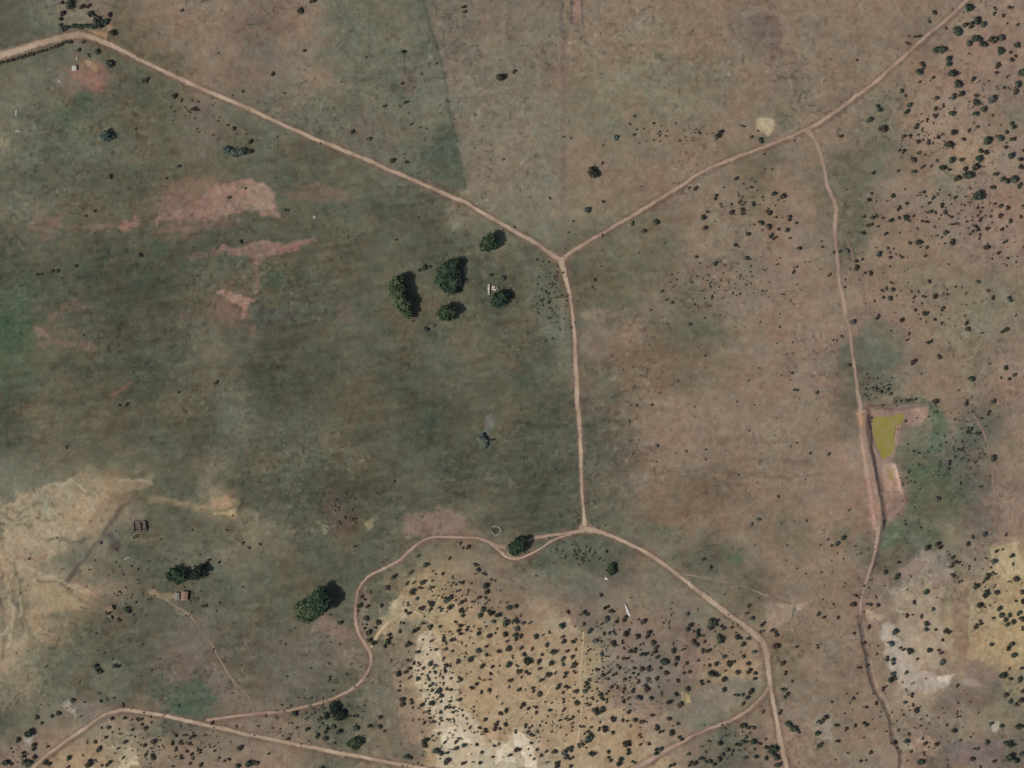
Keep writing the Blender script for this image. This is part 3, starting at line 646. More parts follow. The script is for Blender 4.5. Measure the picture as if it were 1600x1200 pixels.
# bushes read off the photograph: tile origin, then x,y,r in quarter pixels
# suffix g = green, y = grey, n = brown
BT = {
(0,0): "385,20,12n 440,15,28g 440,40,22g 555,35,17n 510,45,18 570,85,20g 600,120,20g 390,85,18n 385,120,14 388,165,16g 690,95,16n 660,135,22g 620,160,22g 590,165,20g 545,165,18g 505,172,16 460,170,14g 405,185,14n 430,262,20g 705,198,24 520,265,10 495,315,10 605,328,20g 560,348,10 693,398,24g 910,503,18 1090,603,16 1132,628,12 1210,680,14 1235,684,10 1463,802,12 1425,785,8 1140,65,10 1518,570,9 705,860,26g 1120,1040,11 688,1107,12 1562,888,14 1565,945,18 1500,955,14g 850,805,7 1040,1115,8 615,140,22g",
(400,0): "355,12,18 282,70,18 303,315,10 110,458,16 180,580,9 925,322,16 1305,45,18 1303,75,10 1535,480,30 805,663,10 935,635,14 897,663,6 970,775,10 600,825,14 712,875,14 850,1003,16 942,1015,10 1130,395,8 915,520,10",
(800,0): "15,450,14 508,1082,34 1298,840,24 1405,1115,12 1148,1178,14 1110,1175,8 1495,1172,10 765,840,10 885,770,8 740,775,7 925,825,7 1555,880,16g 1495,855,10 1175,835,7 1440,790,14y 765,725,8 650,860,14y 370,865,8 565,1020,8n",
(1200,0): "1260,52,26g 1040,87,15 1008,135,11 1420,55,11 1415,85,11g 1515,45,15 1470,100,12 1555,152,11 930,232,15 872,270,13 1225,158,22g 1265,160,24g 1305,140,28g 1345,148,20g 1183,190,26g 1085,300,28g 1045,318,22g 1260,270,20g 1300,245,26g 1325,262,24g 1358,285,20g 1410,248,26 1455,235,22y 1552,283,20g 1458,320,22g 1525,375,13 1513,325,10n 1545,350,8 1440,405,22 958,395,14 965,425,18g 945,455,20g 1135,385,30g 1145,455,34g 1033,485,10 945,510,9n 1283,492,20g 1190,530,26g 1205,585,22 1165,610,24y 1592,455,26g 1570,530,24y 1548,570,18 838,570,12g 860,598,8n 1055,612,14 1095,660,13 885,660,18g 865,700,18 1045,680,12 1045,725,12n 1403,620,24y 1298,600,12 1300,645,20g 1340,680,20g 1298,715,20g 1157,712,26g 690,675,22g 640,757,24g 720,803,22 455,853,11 923,790,17 852,853,14 885,848,10n 935,885,18 1000,890,14y 1065,860,12 990,745,10 960,760,8 965,815,9 1157,832,20 1123,898,30 1250,822,14 1220,875,13 1310,795,10 1378,780,6n 1525,785,22g 1490,825,10 1450,868,24g 1530,870,18 1365,885,26g 1490,925,14n 1595,940,10 1530,968,26g 1575,1000,14 1580,1045,16 845,950,15 820,938,8 945,950,9 980,972,8 912,998,17 965,1043,12 1020,1040,9 1158,1003,24g 1205,998,16 1315,985,26g 1365,955,20 1330,945,16g 1297,1042,24 1225,1052,18 1255,1100,28g 1085,1048,20g 1118,1058,16 1055,1008,10g 1183,1112,20 915,1075,13 810,1065,10n 657,1078,14 1430,1090,22g 1460,1120,18g 1495,1135,20 1540,1125,26g 1572,1160,16 1400,1170,14 972,1195,12 555,375,8n 1430,460,12n 1475,550,8n",
(0,300): "878,402,14 475,462,11 1508,312,11 1435,35,11 595,120,10 232,515,10 258,510,8 330,497,10 360,493,10 1355,1188,11 540,150,9",
(400,300): "190,115,12g 1055,475,16 1085,465,10 1020,490,9g 985,805,8 1065,865,22y 1115,835,10y 1470,520,12 1545,540,14y",
(800,300): "235,38,8 890,180,14g 910,190,18 828,243,15 1192,165,20 1213,230,20 1222,125,10 1275,35,16 1370,135,18 1385,122,12 1440,112,13 1508,75,14 1455,65,8 1422,65,8 1560,195,18 1600,130,18 1480,265,15 1600,215,16 1305,75,6 1370,75,6 1400,332,12 1155,405,12g 1270,450,15g 1467,412,16g 935,620,10g 515,550,12g 1255,655,8 750,200,14g 470,110,20y 570,60,8 500,590,8 1000,690,10 1110,830,12g",
(1200,300): "37,10,14 93,25,20 10,130,18 133,165,18 117,237,15 65,235,9 15,275,14 40,292,14 5,225,10 48,155,8 138,290,8 332,308,7 340,347,9 197,355,12 630,55,15 648,14,10 777,25,11 872,75,15 817,103,14 862,158,18g 768,175,17g 880,180,8 820,160,10n 595,152,14 653,163,12 680,152,8 715,163,8 622,208,12 650,205,12 687,217,8 593,260,15 735,262,12 910,150,8 965,185,12n 993,190,12n 1035,35,17g 1060,15,10 1005,68,10 1015,120,14 1045,130,8 1085,85,14 1105,125,14 1130,25,9 1165,30,12 1140,158,10 1190,140,8 1110,253,16g 1165,200,11n 1152,315,18 945,320,22 883,318,11 993,348,12 978,397,12 1318,18,32g 1415,77,10 1450,88,14 1495,100,14 1310,100,9n 1340,100,8 1450,147,12n 1390,150,9n 1325,175,12n 1368,228,14n 1300,215,11n 1310,235,13n 1280,240,9 1325,265,9n 1462,230,12n 1578,158,9 1515,180,13 1598,90,12 1258,265,8 1318,293,9n 1478,318,10n 1362,345,18 1442,383,13n 1398,413,7n 1500,415,8 1550,440,7n 1490,462,7n 1598,350,9n 692,390,20y 750,352,8 788,352,8 760,380,7 765,415,12 800,390,7 838,412,10 762,468,7 550,430,14 550,478,17 588,422,8 490,368,14y 450,372,9 640,512,15 605,505,8n 768,568,10 780,608,12 740,600,10 713,618,12 720,662,9 762,668,14 665,680,8 800,650,6 1008,563,11 1130,455,6 160,500,11 258,437,6 385,518,8n 1040,655,18 977,652,12 920,740,9 908,690,6 1093,728,15 980,757,19 1045,798,11n 1088,825,11 833,803,17 683,780,16n 1235,825,14 1250,855,12 1475,865,20 1338,883,9 880,883,9 870,922,10n 1015,930,13 1000,948,12 1515,670,18g 1375,615,10g 1240,632,7 1120,640,8 1310,560,12y 1405,662,10n 903,1065,22 1072,1030,13 1278,1170,18g 1485,1103,14 1510,1170,12 1545,1143,10 1458,1160,9 1385,1070,8 505,1085,12 405,925,8y 460,905,10 530,810,18y 150,1130,8",
(0,600): "795,128,12 745,132,8 1120,50,10 1350,0,12 420,397,9 1300,1110,12 1375,1115,10 1520,995,12 1555,1020,12y 630,990,9 1415,910,8",
(400,600): "22,1005,10 1475,348,12 1440,385,16y 1275,998,11 1322,1020,14 1290,1025,8 1060,1130,16g 1018,1075,10 968,1178,11 1375,1130,13 1390,1165,14 1430,1190,12 1168,1188,10 878,1195,10 620,1015,10 865,610,9 1210,1090,9",
(800,600): "875,130,7 905,385,11y 620,1130,26g 640,1165,18g 1545,850,12y 1500,875,10y 1190,1095,14g 1240,1150,12g 590,1050,9g 735,235,9g 1210,470,7",
(1200,600): "1045,105,20 870,105,10 895,98,10 925,95,9 835,107,8 800,112,7 170,40,14g 305,52,10 1240,122,12g 1410,105,16g 1380,185,14g 1270,280,14g 1310,310,16g 1240,300,14g 1420,465,22g 380,438,10 262,435,8 508,785,9 243,855,8 65,705,8 180,370,8 1065,1012,26 1005,1025,22 1243,1000,17 1275,957,11 1350,938,17y 1487,940,12 1420,1045,16 1405,1098,24y 1530,1070,18 1530,1122,8 1153,1080,14g 1183,1110,18 1155,1120,12g 1145,1140,10 812,1113,14 735,1178,12 812,1193,14 1410,1180,14 1375,1195,14 1155,1192,12 1195,410,14g 1130,495,14y 1125,535,12y 1170,460,12y 1060,720,12y 1250,475,9y 1300,490,8 1205,620,12y 1330,640,12y 660,30,16y 700,45,14y 745,30,14g 770,60,10 430,1000,14g 470,960,14g 395,1010,10g",  # short dark row above the pond bank: embankment shadow, built as bushes
(0,900): "672,228,18 800,210,22g 745,272,14 700,262,12 458,775,14 368,863,16 322,875,10 232,885,12g 260,920,10g 200,975,30g 170,985,20g 118,1018,18 212,1068,22n 148,1115,22 215,1128,20n 172,1165,26g 45,1165,24g 75,1175,12 295,1168,22 440,1138,20g 428,1192,11 555,1175,26 775,885,13 820,900,8n 860,895,13 885,895,8n 683,948,13 705,895,14n 910,952,13 830,958,12g 750,985,9 665,1005,13n 778,1032,15 597,1040,12 620,1080,16 735,1078,12y 958,1030,20 905,1055,15 768,805,12n 630,785,9 670,772,7 710,762,9 618,735,7 505,878,9n 530,790,7 1105,995,12 1163,995,9n 1200,1010,16 1133,1042,13 1180,1047,12 1075,1052,13 1098,1080,13 1325,918,12n 770,1135,9 910,1118,10 958,1125,18g 680,1175,18 640,1185,9 600,1155,9 1135,1130,15 1095,1130,8 1170,1098,11 1195,1115,11 1210,1140,11 1250,1098,14 1235,1090,8 1340,1088,10 1365,1135,9 1430,1140,13 1405,1155,9 1495,1078,22g 1250,1175,16 1190,1170,11 1560,1170,24g 1485,1185,18 1590,1170,12 1080,1192,9 300,1065,8 1280,190,14g 605,575,26g 630,600,14 730,565,24g",
(400,900): "668,128,14n 680,150,8n 645,185,18 640,222,8 693,190,13 787,180,14 820,70,11n 715,98,7 865,10,16g 835,85,6n 947,45,13 985,42,9 1045,40,15 1018,75,10 1040,75,9 1098,75,12 980,100,20 1010,140,12g 948,173,10n 1095,172,17 1035,200,16n 1088,210,10 937,223,12 960,232,14g 690,262,14 688,300,8 765,292,15 748,325,9 708,352,16 680,325,9 720,410,24 835,378,20n 825,410,18g 800,440,13n 905,345,13 922,295,8 1003,333,20 985,342,12 1085,312,14 1048,298,12 1152,318,12y 935,430,16 955,425,15 1097,405,10y 1013,472,12 1173,397,14 1220,400,11 1242,400,10 1190,418,7 1130,460,11 1185,455,10 1230,468,9 1275,350,16n 1322,328,13 1278,312,13n 1250,285,10n 1395,330,11 1390,360,13 1208,345,8n 1455,372,13n 1555,368,15 1570,405,10n 1440,438,10n 1520,470,13n 1580,455,15 1395,465,19y 1435,493,11 1345,520,22 1413,562,17 1475,565,12n 1578,548,20g 1170,517,12 1265,530,14n 1190,560,13 1190,595,12n 945,525,9 985,545,12 1018,547,12 965,570,14 935,592,14 895,612,20 962,630,12 1010,640,16g 1035,610,8 1047,575,10 1088,550,15g 1118,595,12g 1168,635,8 1218,640,9 1275,645,13n 1465,612,13n 1460,645,8 1427,650,8n 1590,650,16 1380,675,14 1350,697,13 1407,727,10n 1458,717,14n 1580,690,9 893,715,9n 1190,700,10n 1215,710,13n 1145,718,18g 1095,675,14g 1100,712,12g 1160,750,12g 918,770,18 920,803,16 970,782,16n 1040,800,18 1095,790,22 1072,765,8 1135,770,8 1080,845,12 1150,850,10 1198,820,14 1235,825,10 1240,850,10 1275,778,14 1215,783,9 1055,915,14 1085,885,10 1115,910,9 1160,895,14 1200,895,10 1240,905,8 1365,845,9 1530,858,12n 1560,845,16 1430,895,13 1340,945,12n 1395,945,9 1435,965,15n 1412,990,9 1493,955,13n 1525,955,10 1500,925,12n 1560,930,14n 1050,1030,26 1060,1060,18 1100,1000,10 1145,985,9 1125,1095,22g 1160,1105,18g 1200,1105,15g 1250,1040,11 1250,1075,13g 1300,1055,18g 1380,1050,10 1410,1100,12 1200,1155,20 1300,1165,16n 1355,1160,8 1400,1165,12 1480,1125,10 1520,1045,9 1490,1060,9 1180,1040,9 1590,1120,13 1440,60,20 1445,98,17 1390,135,17n 1440,135,12y 1215,135,20g 1190,150,14g 1280,160,14n 1285,40,11 1265,90,12y 1205,200,17 1225,185,12 1155,200,14y 1280,215,14n 1295,235,17g 1355,160,10y 1465,225,20 1515,245,20g 1420,205,14g 1410,245,18g 1480,285,14y 1560,295,22g 1580,195,16g 1490,28,10 240,858,18g 490,815,28g 510,870,30g 555,890,24g 440,875,20g 620,875,16g 775,882,14 320,962,18 440,970,15g 485,945,13g 385,1000,18g 430,1015,16g 520,972,20g 625,948,18g 710,940,13 770,942,15 680,812,9g 200,1013,14 490,1045,10g 945,1130,18g 965,1135,12 5,1165,14 410,1195,20g 75,1110,9 530,288,14 460,640,10 805,970,8 1120,560,9y 1080,640,10y 1010,590,7",
(800,900): "20,188,14 555,113,14 465,230,20g 590,197,18n 622,220,14 350,230,12n 705,262,20 595,262,16g 825,283,16 790,270,7n 25,280,18 70,295,12y 110,292,12y 30,330,17y 25,375,18g 50,380,14 20,395,12 322,303,24g 447,297,11 560,297,10 483,345,18g 650,285,12 575,362,11 605,358,12 640,360,13y 710,365,26n 780,375,16n 848,365,22 865,350,10 145,375,18g 320,380,11 320,410,15 195,365,8 235,350,9 385,415,14 400,395,8 525,405,16y 555,412,12y 625,415,16 640,430,12 690,410,11 215,435,14 60,450,11n 125,455,9n 260,473,20g 348,467,11 400,457,9n 375,497,14n 480,460,10 75,492,14 190,490,9n 5,505,10 165,533,17 105,535,28 30,560,12 245,545,14 318,517,14y 315,555,13y 388,552,15 175,578,12n 45,597,14 100,600,16n 228,617,14 330,618,16n 272,603,8 390,597,13n 60,632,8 178,650,17 285,690,20g 347,690,18 395,715,15 45,705,16g 135,700,14n 130,715,11 175,732,14 320,728,10n 320,775,11n 410,795,18 475,798,13 70,805,18 55,825,9 103,825,11n 150,820,9 153,850,9n 240,838,15 325,835,12n 418,845,8n 460,885,8 470,685,16g 465,665,12 455,712,14g 480,640,10g 505,770,8 550,740,14g 565,765,14g 590,780,10g 515,835,16g 550,850,26g 560,830,14g 607,720,10 300,900,10n 345,892,14n 378,885,13n 630,890,17n 690,905,12 715,903,12 765,900,14 815,910,13 560,485,12y 640,610,16g 570,620,14n 600,600,11 535,585,11n 675,570,12n 690,515,10 720,510,12n 740,470,12 770,462,14 820,490,22g 885,415,14n 895,440,16 885,475,18g 905,505,14 950,530,24g 1005,468,16 1070,458,12 1030,510,16n 1018,555,14n 1097,545,14 968,607,17n 905,640,14n 925,575,11n 855,570,14 815,580,14n 762,570,11 758,600,10 710,640,10n 735,635,8n 790,660,12n 850,645,13y 835,680,18y 845,705,14n 755,715,16 695,712,14 780,755,20y 800,760,14 728,765,10 690,760,8 695,787,14 620,690,12 655,690,10 870,765,15n 935,728,10n 985,785,20n 730,848,13n 1110,595,12n 1075,603,10n 1035,652,12n 1095,707,15 1030,742,20 1060,797,22 1035,800,10 880,870,14n 980,888,12n 1110,322,24 1165,345,17g 1155,370,17g 1250,280,24g 1240,310,24g 1280,310,14 1315,318,17 1375,322,10 1300,395,28g 1290,375,18g 1190,370,10g 1135,405,13 1150,430,15g 1205,408,10n 1408,378,18 1478,395,12 1443,423,18 1190,470,14 1215,465,14 1240,455,10 1325,505,13y 1358,543,18 1395,530,8 1277,550,18 1232,560,10n 1480,540,18 1330,590,9 1250,612,22 1280,612,20 1412,597,18n 1480,595,15 1520,610,13 1322,645,18n 1188,665,18 1225,658,10 1323,708,17 1515,640,11 1495,720,18n 1445,505,11 1515,480,14y 1400,745,13 1440,745,14g 1465,760,14 1440,797,13g 1100,235,10 1480,185,11 1470,232,10 1503,265,15g 1570,300,18 1570,850,12g 85,935,12 110,950,9 25,972,12 95,975,14 125,990,14 120,1045,9 35,1085,17n 155,1085,11 215,1095,10n 180,1120,10 265,1095,14 370,1075,17 350,1080,12 420,1060,13g 440,1050,12g 480,980,18g 480,1010,22g 475,1030,16g 490,945,10 445,943,9 580,955,20 545,955,13 635,975,12 740,935,10n 500,1110,20 608,1095,14 607,1143,15 672,1155,24g 763,1160,15g 905,950,18 935,968,16 1000,975,20 1035,920,10n 715,1050,20 735,1055,10 725,1095,20g 800,1000,14n 805,1053,9n 855,1050,9n 905,1095,22g 925,1080,14g 1050,1015,17 330,1100,18y 340,1130,16y 370,1135,14g 285,1165,17 280,1190,14 220,1165,9 365,1190,11 1000,1185,18 1110,1175,14 1140,1170,16 1185,1140,14 1100,1110,11g 1210,1165,12 1240,1165,15g 1295,1150,15 1270,1180,16g 1320,1115,13 1300,1048,18 1235,1030,10g 1350,1085,14g 1375,1095,14g 1415,1050,18 1445,1035,16g 1460,1010,13g 1515,1035,20g 1550,1050,14 1585,1075,16 1450,935,18 1480,945,16 1510,950,11 1520,1130,16 1450,1135,13y 1515,1085,9n 1590,1140,12 1210,1098,9 1330,950,8 660,505,7n 540,640,7n 600,640,8 700,450,8 860,590,7",
(1200,900): "810,12,18g 985,98,18g 1200,35,13y 1290,58,26g 1362,12,18g 1340,38,10 1360,110,24g 1430,110,20 1550,22,16 1590,95,18 1315,182,24 1590,165,18 1440,203,17 1545,160,10n 1570,230,18g 1590,270,20 1590,325,14 1460,245,16g 1480,270,18 1490,300,14g 1530,283,16 1510,245,14 1410,262,10 1328,287,18 1292,317,14 533,175,15n 553,120,12n 690,182,14 628,180,14y 673,130,7n 870,242,15 903,240,8 955,255,13 990,297,18g 990,333,15y 795,345,20y 1050,333,10 1118,345,22 315,237,12 355,258,15 440,262,10n 628,323,13n 540,358,9n 770,425,18y 838,452,17 890,470,18 1007,465,16 1075,470,17 1090,400,10 1398,425,15g 1500,450,18g 1525,425,16 1540,495,18g 913,160,12n 745,517,13g 780,535,20g 870,605,13g 778,608,18y 770,650,22g 793,640,14g 933,517,9n 1085,540,17y 1030,207,11y 867,85,9n 720,705,11n 1470,617,20 1512,638,14 1580,650,22g 1508,577,10 1585,570,12 1490,745,16 1515,785,13g 1590,715,16 1550,800,13 1583,778,16 1178,688,13 855,795,13y 925,838,15n 905,805,8n 900,740,13n 675,795,11n 612,818,10n 570,575,12n 620,560,9n 605,420,13n 680,487,6n 35,345,16 55,370,10 55,440,20n 180,440,9n 310,440,12y 95,545,14 107,605,14 155,658,9g 98,710,15 115,750,20g 75,848,16 130,928,20g 165,955,22g 190,970,13g 365,882,18 345,900,12 322,915,18g 315,985,22g 430,930,14g 605,925,20 545,932,12n 437,1025,14n 317,1058,20g 530,765,12y 640,1100,14n 583,1160,13n 490,955,12n 785,1048,18 880,985,12 868,1035,16g 963,1015,9n 1055,1048,16 985,1045,12n 895,1095,10g 960,1163,20g 978,1110,10n 1163,970,16n 1190,880,10n 1395,925,17g 1460,930,15g 1570,940,22g 1370,1040,14g 1300,1078,14g 1275,1140,13n 1510,1050,28g 1515,1130,30g 1420,1157,14n 1550,1155,20g 1490,1045,20g 1590,1110,15g 30,1085,28g 55,1140,22g 70,1180,22g 15,1070,20 40,1120,16g 1200,1025,9g 500,1105,8 395,790,8 1325,1195,12 700,880,6n 760,870,6n 480,860,7n 600,1010,6n"}
BS = []
for (ox, oy), s in BT.items():
    for tok in s.split():
        a, b_, c_ = tok.split(','); k = 0
        if c_[-1] in 'gyn': k = {'g': 1, 'y': 2, 'n': 4}[c_[-1]]; c_ = c_[:-1]
        BS.append((ox + float(a) / 4, oy + float(b_) / 4, float(c_) / 4, k))
BS.sort(key=lambda t: -t[2])
LM = [(135,30,'the top left thicket yard'),(148,120,'the red soil mound'),(330,310,'the long red bare patch'),(700,432,'the big round tree'),(880,403,'the upper road fork'),
 (914,826,'the lower road junction'),(1195,192,'the pale bare disc'),(1264,205,'the side track turn-off'),(1380,680,'the yellow pond'),(1322,495,'the side path turn-off'),
 (625,945,'the pale rocky knob'),(675,1020,'the pale scree'),(825,1165,'the white clay strip'),(979,955,'the white rock ledge'),(1073,1090,'the yellow dug patch'),
 (500,945,'the large spreading tree'),(289,931,'the orange-roofed hut'),(45,1157,'the pale square yard'),(200,1110,'the lower left road bend'),(525,1115,'the green bush clump'),
 (1187,998,'the widened road bend'),(1203,1075,'the lower right road fork'),(1462,1062,'the white clay bank'),(1440,890,'the grey bare plateau'),(1498,975,'the brown ploughed strip'),
 (1578,870,'the yellow slope'),(1283,1138,'the pale cleared patch'),(1554,1134,'the pale green spot'),(1442,1170,'the orange bare patch'),(577,1008,'the loop track bend'),
 (200,1180,'the pale clay hillock'),(855,1088,'the knoll path bend'),(908,1010,'the straight knoll path'),(1472,28,'the upper right road end'),(817,852,'the roadside tree'),
 (1540,660,'the right hand path'),(900,900,'the grassy knoll top'),(1500,70,'the red gap in the thicket'),(500,1171,'the bottom road')]
ORD = ['', 'second', 'third', 'fourth', 'fifth', 'sixth', 'seventh', 'eighth', 'ninth', 'tenth', 'eleventh', 'twelfth', 'thirteenth', 'fourteenth', 'fifteenth', 'sixteenth']
DIR = ['right of', 'above right of', 'above', 'above left of', 'left of', 'below left of', 'below', 'below right of']
COLN = ['dark olive', 'dark green', 'grey-green', 'mid green', 'brownish']
def shrub_xy(px, py, r):                     # the dark blot holds the bush and its shadow
    return px - r * .22, py + r * .09
things = BS[:300]; rest = BS[300:]
keys = {}
for i, (px, py, r, k) in enumerate(things):
    dl = [math.hypot(px - a, py - b_) for a, b_, _ in LM]; j = int(np.argmin(dl)); a, b_, nm = LM[j]
    di = int(round(math.degrees(math.atan2(b_ - py, px - a)) / 45)) % 8
    sz = 'large' if r >= 6 else 'medium-sized' if r >= 4.75 else 'small'
    keys.setdefault((sz, COLN[k], DIR[di], nm), []).append((dl[j], i))
LAB = {}
for (sz, cn, di, nm), lst in keys.items():
    lst.sort()
    for q, (_, i) in enumerate(lst):
        base = '%s %s bush %s %s' % (sz, cn, di, nm)
        LAB[i] = base if len(lst) == 1 else base + (', nearest one' if q == 0 else ', %s nearest' % ORD[q])
rr = random.Random(3)
for i, (px, py, r, k) in enumerate(things):
    qx, qy = shrub_xy(px, py, r); x, y = W(qx, qy); o = bpy.data.objects.new('shrub', shrub_mesh(rr.randrange(10), k)); COL.objects.link(o)
    R_ = r * S * 1.12
    o.location = (x, y, hgt(x, y) - .05); o.rotation_euler = (0, 0, rr.uniform(0, 6.28)); o.scale = (R_ * rr.uniform(.82, 1.22), R_ * rr.uniform(.8, 1.15), R_ * rr.uniform(.95, 1.3))
    tag(o, LAB[i], 'shrub', 'bushes dotted over the dry ground')
# the many small ones: one object
def batch(items, name, label, cat, nleaf=90, mats=BUSH):
    Vs = []; Fs = []; Ms = []; off = 0
    for (px, py, r, k) in items:
        V, F = SHR[rr.randrange(10)]; pick = np.concatenate([np.arange(0, 230, 230 // nleaf if nleaf < 230 else 1), np.arange(230, len(F))]) if nleaf else np.arange(230, len(F))
        Fk = F[pick]; used = np.unique(Fk); mp = np.zeros(len(V), int); mp[used] = np.arange(len(used)); Vk = V[used]; Fk = mp[Fk]
        x, y = W(px, py); R_ = r * S; a = rr.uniform(0, 6.28); ca_, sa = math.cos(a), math.sin(a); sx, sy, sz = R_ * rr.uniform(.8, 1.2), R_ * rr.uniform(.8, 1.2), R_ * rr.uniform(.9, 1.25)
        Q = np.stack([(Vk[:, 0] * ca_ - Vk[:, 1] * sa) * sx + x, (Vk[:, 0] * sa + Vk[:, 1] * ca_) * sy + y, Vk[:, 2] * sz + hgt(x, y) - .03], 1)
        Vs.append(Q); Fs.append(Fk + off); Ms.append(np.full(len(Fk), k)); off += len(Q)
    me = mesh_np(name, np.vstack(Vs), np.vstack(Fs))
    for m in mats: me.materials.append(m)
    me.polygons.foreach_set('material_index', np.concatenate(Ms).astype(np.int32))
    o = bpy.data.objects.new(name, me); COL.objects.link(o); tag(o, label, cat, kind='stuff'); return o
batch([(*shrub_xy(a, b_, c_), c_ * 1.2 + .25, k) for a, b_, c_, k in rest], 'small_shrubs', 'many small dark bushes scattered over the knolls and dry slopes', 'shrubs', 115)
# low scrub tufts of zones that read as speckle
ZN = [(690,1085,70,130,150,0),(700,1100,70,110,70,2),(760,960,70,60,60,0),(500,1110,60,40,50,1),(960,1040,90,90,190,4),(860,1130,100,60,70,0),(1120,1000,80,70,50,0),(1500,340,110,60,150,4),(1520,130,80,120,80,4),(1440,220,40,60,50,0),(1180,320,60,40,40,0),(240,1160,120,35,90,0),
      (30,1180,40,25,20,1),(1180,440,90,40,60,2),(860,470,30,60,50,2),(1370,605,40,20,40,2),(1510,690,40,60,80,2),(900,865,50,22,60,1),(1320,900,100,100,60,2),(1430,1120,120,70,80,4),(1150,1160,60,35,40,1),
      (480,1130,90,35,60,1),(1050,210,70,25,30,2),(700,920,60,30,50,4),(1090,460,60,40,40,2),(310,180,50,30,25,2),(200,930,30,20,14,1),(300,950,40,25,20,2),(750,260,700,230,90,2),(500,1050,450,140,110,5),(1440,740,50,130,70,1),(860,470,40,80,60,1),(530,800,30,40,40,4),(230,900,160,80,70,5),(1150,620,200,240,90,5),(1450,470,140,60,70,4),(1540,900,60,60,40,0)]
tl = []
for (cx, cy, rx, ry, n, k) in ZN:
    for _ in range(n):
        tl.append((cx + rr.gauss(0, .5) * rx, cy + rr.gauss(0, .5) * ry, rr.uniform(1.0, 2.5), rr.choice([k, 5, 5, 0, 2])))
batch(tl, 'low_scrub', 'sparse low scrub tufts speckling the dry slopes', 'scrub', 40)

# ------------------------------------------------------------------ trees
CROWN = dict(dark=noisy('crown_dark_green', c4(.026, .046, .029), c4(.058, .086, .054), .35),
             light=noisy('crown_light_green', c4(.050, .075, .036), c4(.112, .140, .078), .3),
             mid=noisy('crown_mid_green', c4(.034, .056, .032), c4(.072, .100, .054), .35),
             teal=noisy('crown_blue_green', c4(.060, .088, .076), c4(.135, .170, .145), .35),
             deep=noisy('crown_deep_green', c4(.016, .026, .020), c4(.036, .050, .036), .35))
BARK = noisy('bark', c4(.06, .045, .035), c4(.12, .095, .075), 2.0)
def tube(path, radii, n=9):
    V = []; F = []
    for i, (p, r) in enumerate(zip(path, radii)):
        p = Vector(p); q = Vector(path[min(i + 1, len(path) - 1)]) - Vector(path[max(i - 1, 0)]); q.normalize()
        a = q.orthogonal().normalized(); b = q.cross(a)
        for k in range(n):
            t = 2 * math.pi * k / n; V.append(p + a * math.cos(t) * r + b * math.sin(t) * r)
    for i in range(len(path) - 1):
        for k in range(n): F.append((i * n + k, i * n + (k + 1) % n, (i + 1) * n + (k + 1) % n, (i + 1) * n + k))
    return [tuple(v) for v in V], F
def tree(px, py, lobes_px, height, m, label, seed, n=3200, size=.62, name='tree', cat='tree'):
    """lobes_px: (px,py,radius px, top fraction)"""
    x, y = W(px, py); z = hgt(x, y)
    root = bpy.data.objects.new(name, None); COL.objects.link(root); root.location = (x, y, z); root.empty_display_size = 1
    tag(root, label, cat, 'trees standing in the pasture')
    rg = random.Random(seed); L = []
    for (a, b_, r, t) in lobes_px:
        r = r * 1.18
        lx, ly = (a - px) * S, (py - b_) * S; rad = r * S; top = height * t; rz = min(rad * .95, top * .42)
        L.append((lx, ly, top - rz, rad, rad, rz))
        for _ in range(3):
            an = rg.uniform(0, 6.28); q = rg.uniform(.55, .9) * rad; s2 = rg.uniform(.35, .5) * rad
            L.append((lx + q * math.cos(an), ly + q * math.sin(an), (top - rz) + rg.uniform(-.5, .5) * rz, s2, s2, s2 * .9))
    V, F = foliage_geo(seed, L, n, size, .72)
    link('crown', mesh_np('crown', V, F), CROWN[m], root)
    bz = [l for l in L[::4]]; tr = max(.18, height * .035); V = []; F = []
    def add(path, rad):
        v, f = tube(path, rad); o = len(V); V.extend(v); F.extend([tuple(i + o for i in q) for q in f])
    fork = height * .3
    add([(0, 0, -.4), (0, 0, .1), (.05, .02, fork * .5), (.1, 0, fork)], [tr * 1.5, tr * 1.2, tr, tr * .85])
    for l in bz: add([(.1, 0, fork * .9), (l[0] * .5 + .05, l[1] * .5, (fork + l[2]) / 2 + .3), (l[0], l[1], l[2])], [tr * .6, tr * .42, tr * .15])
    add([(.1, 0, fork * .9), (.2, .1, height * .7)], [tr * .7, tr * .2])
    me = bpy.data.meshes.new('trunk'); me.from_pydata(V, [], F); me.update(); link('trunk', me, BARK, root)
    return root
tree(699, 432, [(706,419,12,1),(694,436,15,.95),(706,440,13,1),(698,424,14,1),(700,448,11,.85)], 8.5, 'dark', 'broad round dark green tree, the largest crown above the middle field', 1, 7000)
tree(620, 446, [(621,442,10,1),(619,452,9,.95)], 13, 'light', 'light green tree, topmost of the leaning row left of the round tree', 2, 3000)
tree(623, 464, [(622,460,11,1),(626,469,10,.95)], 14, 'light', 'light green tree, middle of the leaning row left of the round tree', 3, 3000)
tree(631, 484, [(630,479,10,1),(636,488,8,.8)], 12, 'light', 'light green tree, lowest of the leaning row left of the round tree', 4, 2800)
tree(762, 381, [(763,380,11,1),(757,384,7,.7),(768,377,9,.9)], 11, 'mid', 'green tree just below the long dirt road, long shadow to its right', 5, 2600)
tree(695, 489, [(699,488,10,1),(690,490,8,.6)], 11, 'mid', 'small green tree with dark shadow below the big round tree', 6, 2400)
tree(779, 469, [(778,470,10,.95),(784,464,9,1),(775,474,7,.7)], 8.5, 'dark', 'dark green tree beside the broken pale walls', 7, 3000)
tree(496, 939, [(499,932,13,1),(504,944,12,1),(494,945,12,.9),(509,933,10,.9)], 15, 'dark', 'tall dark tree casting a square shadow above the loop track', 8, 5000)
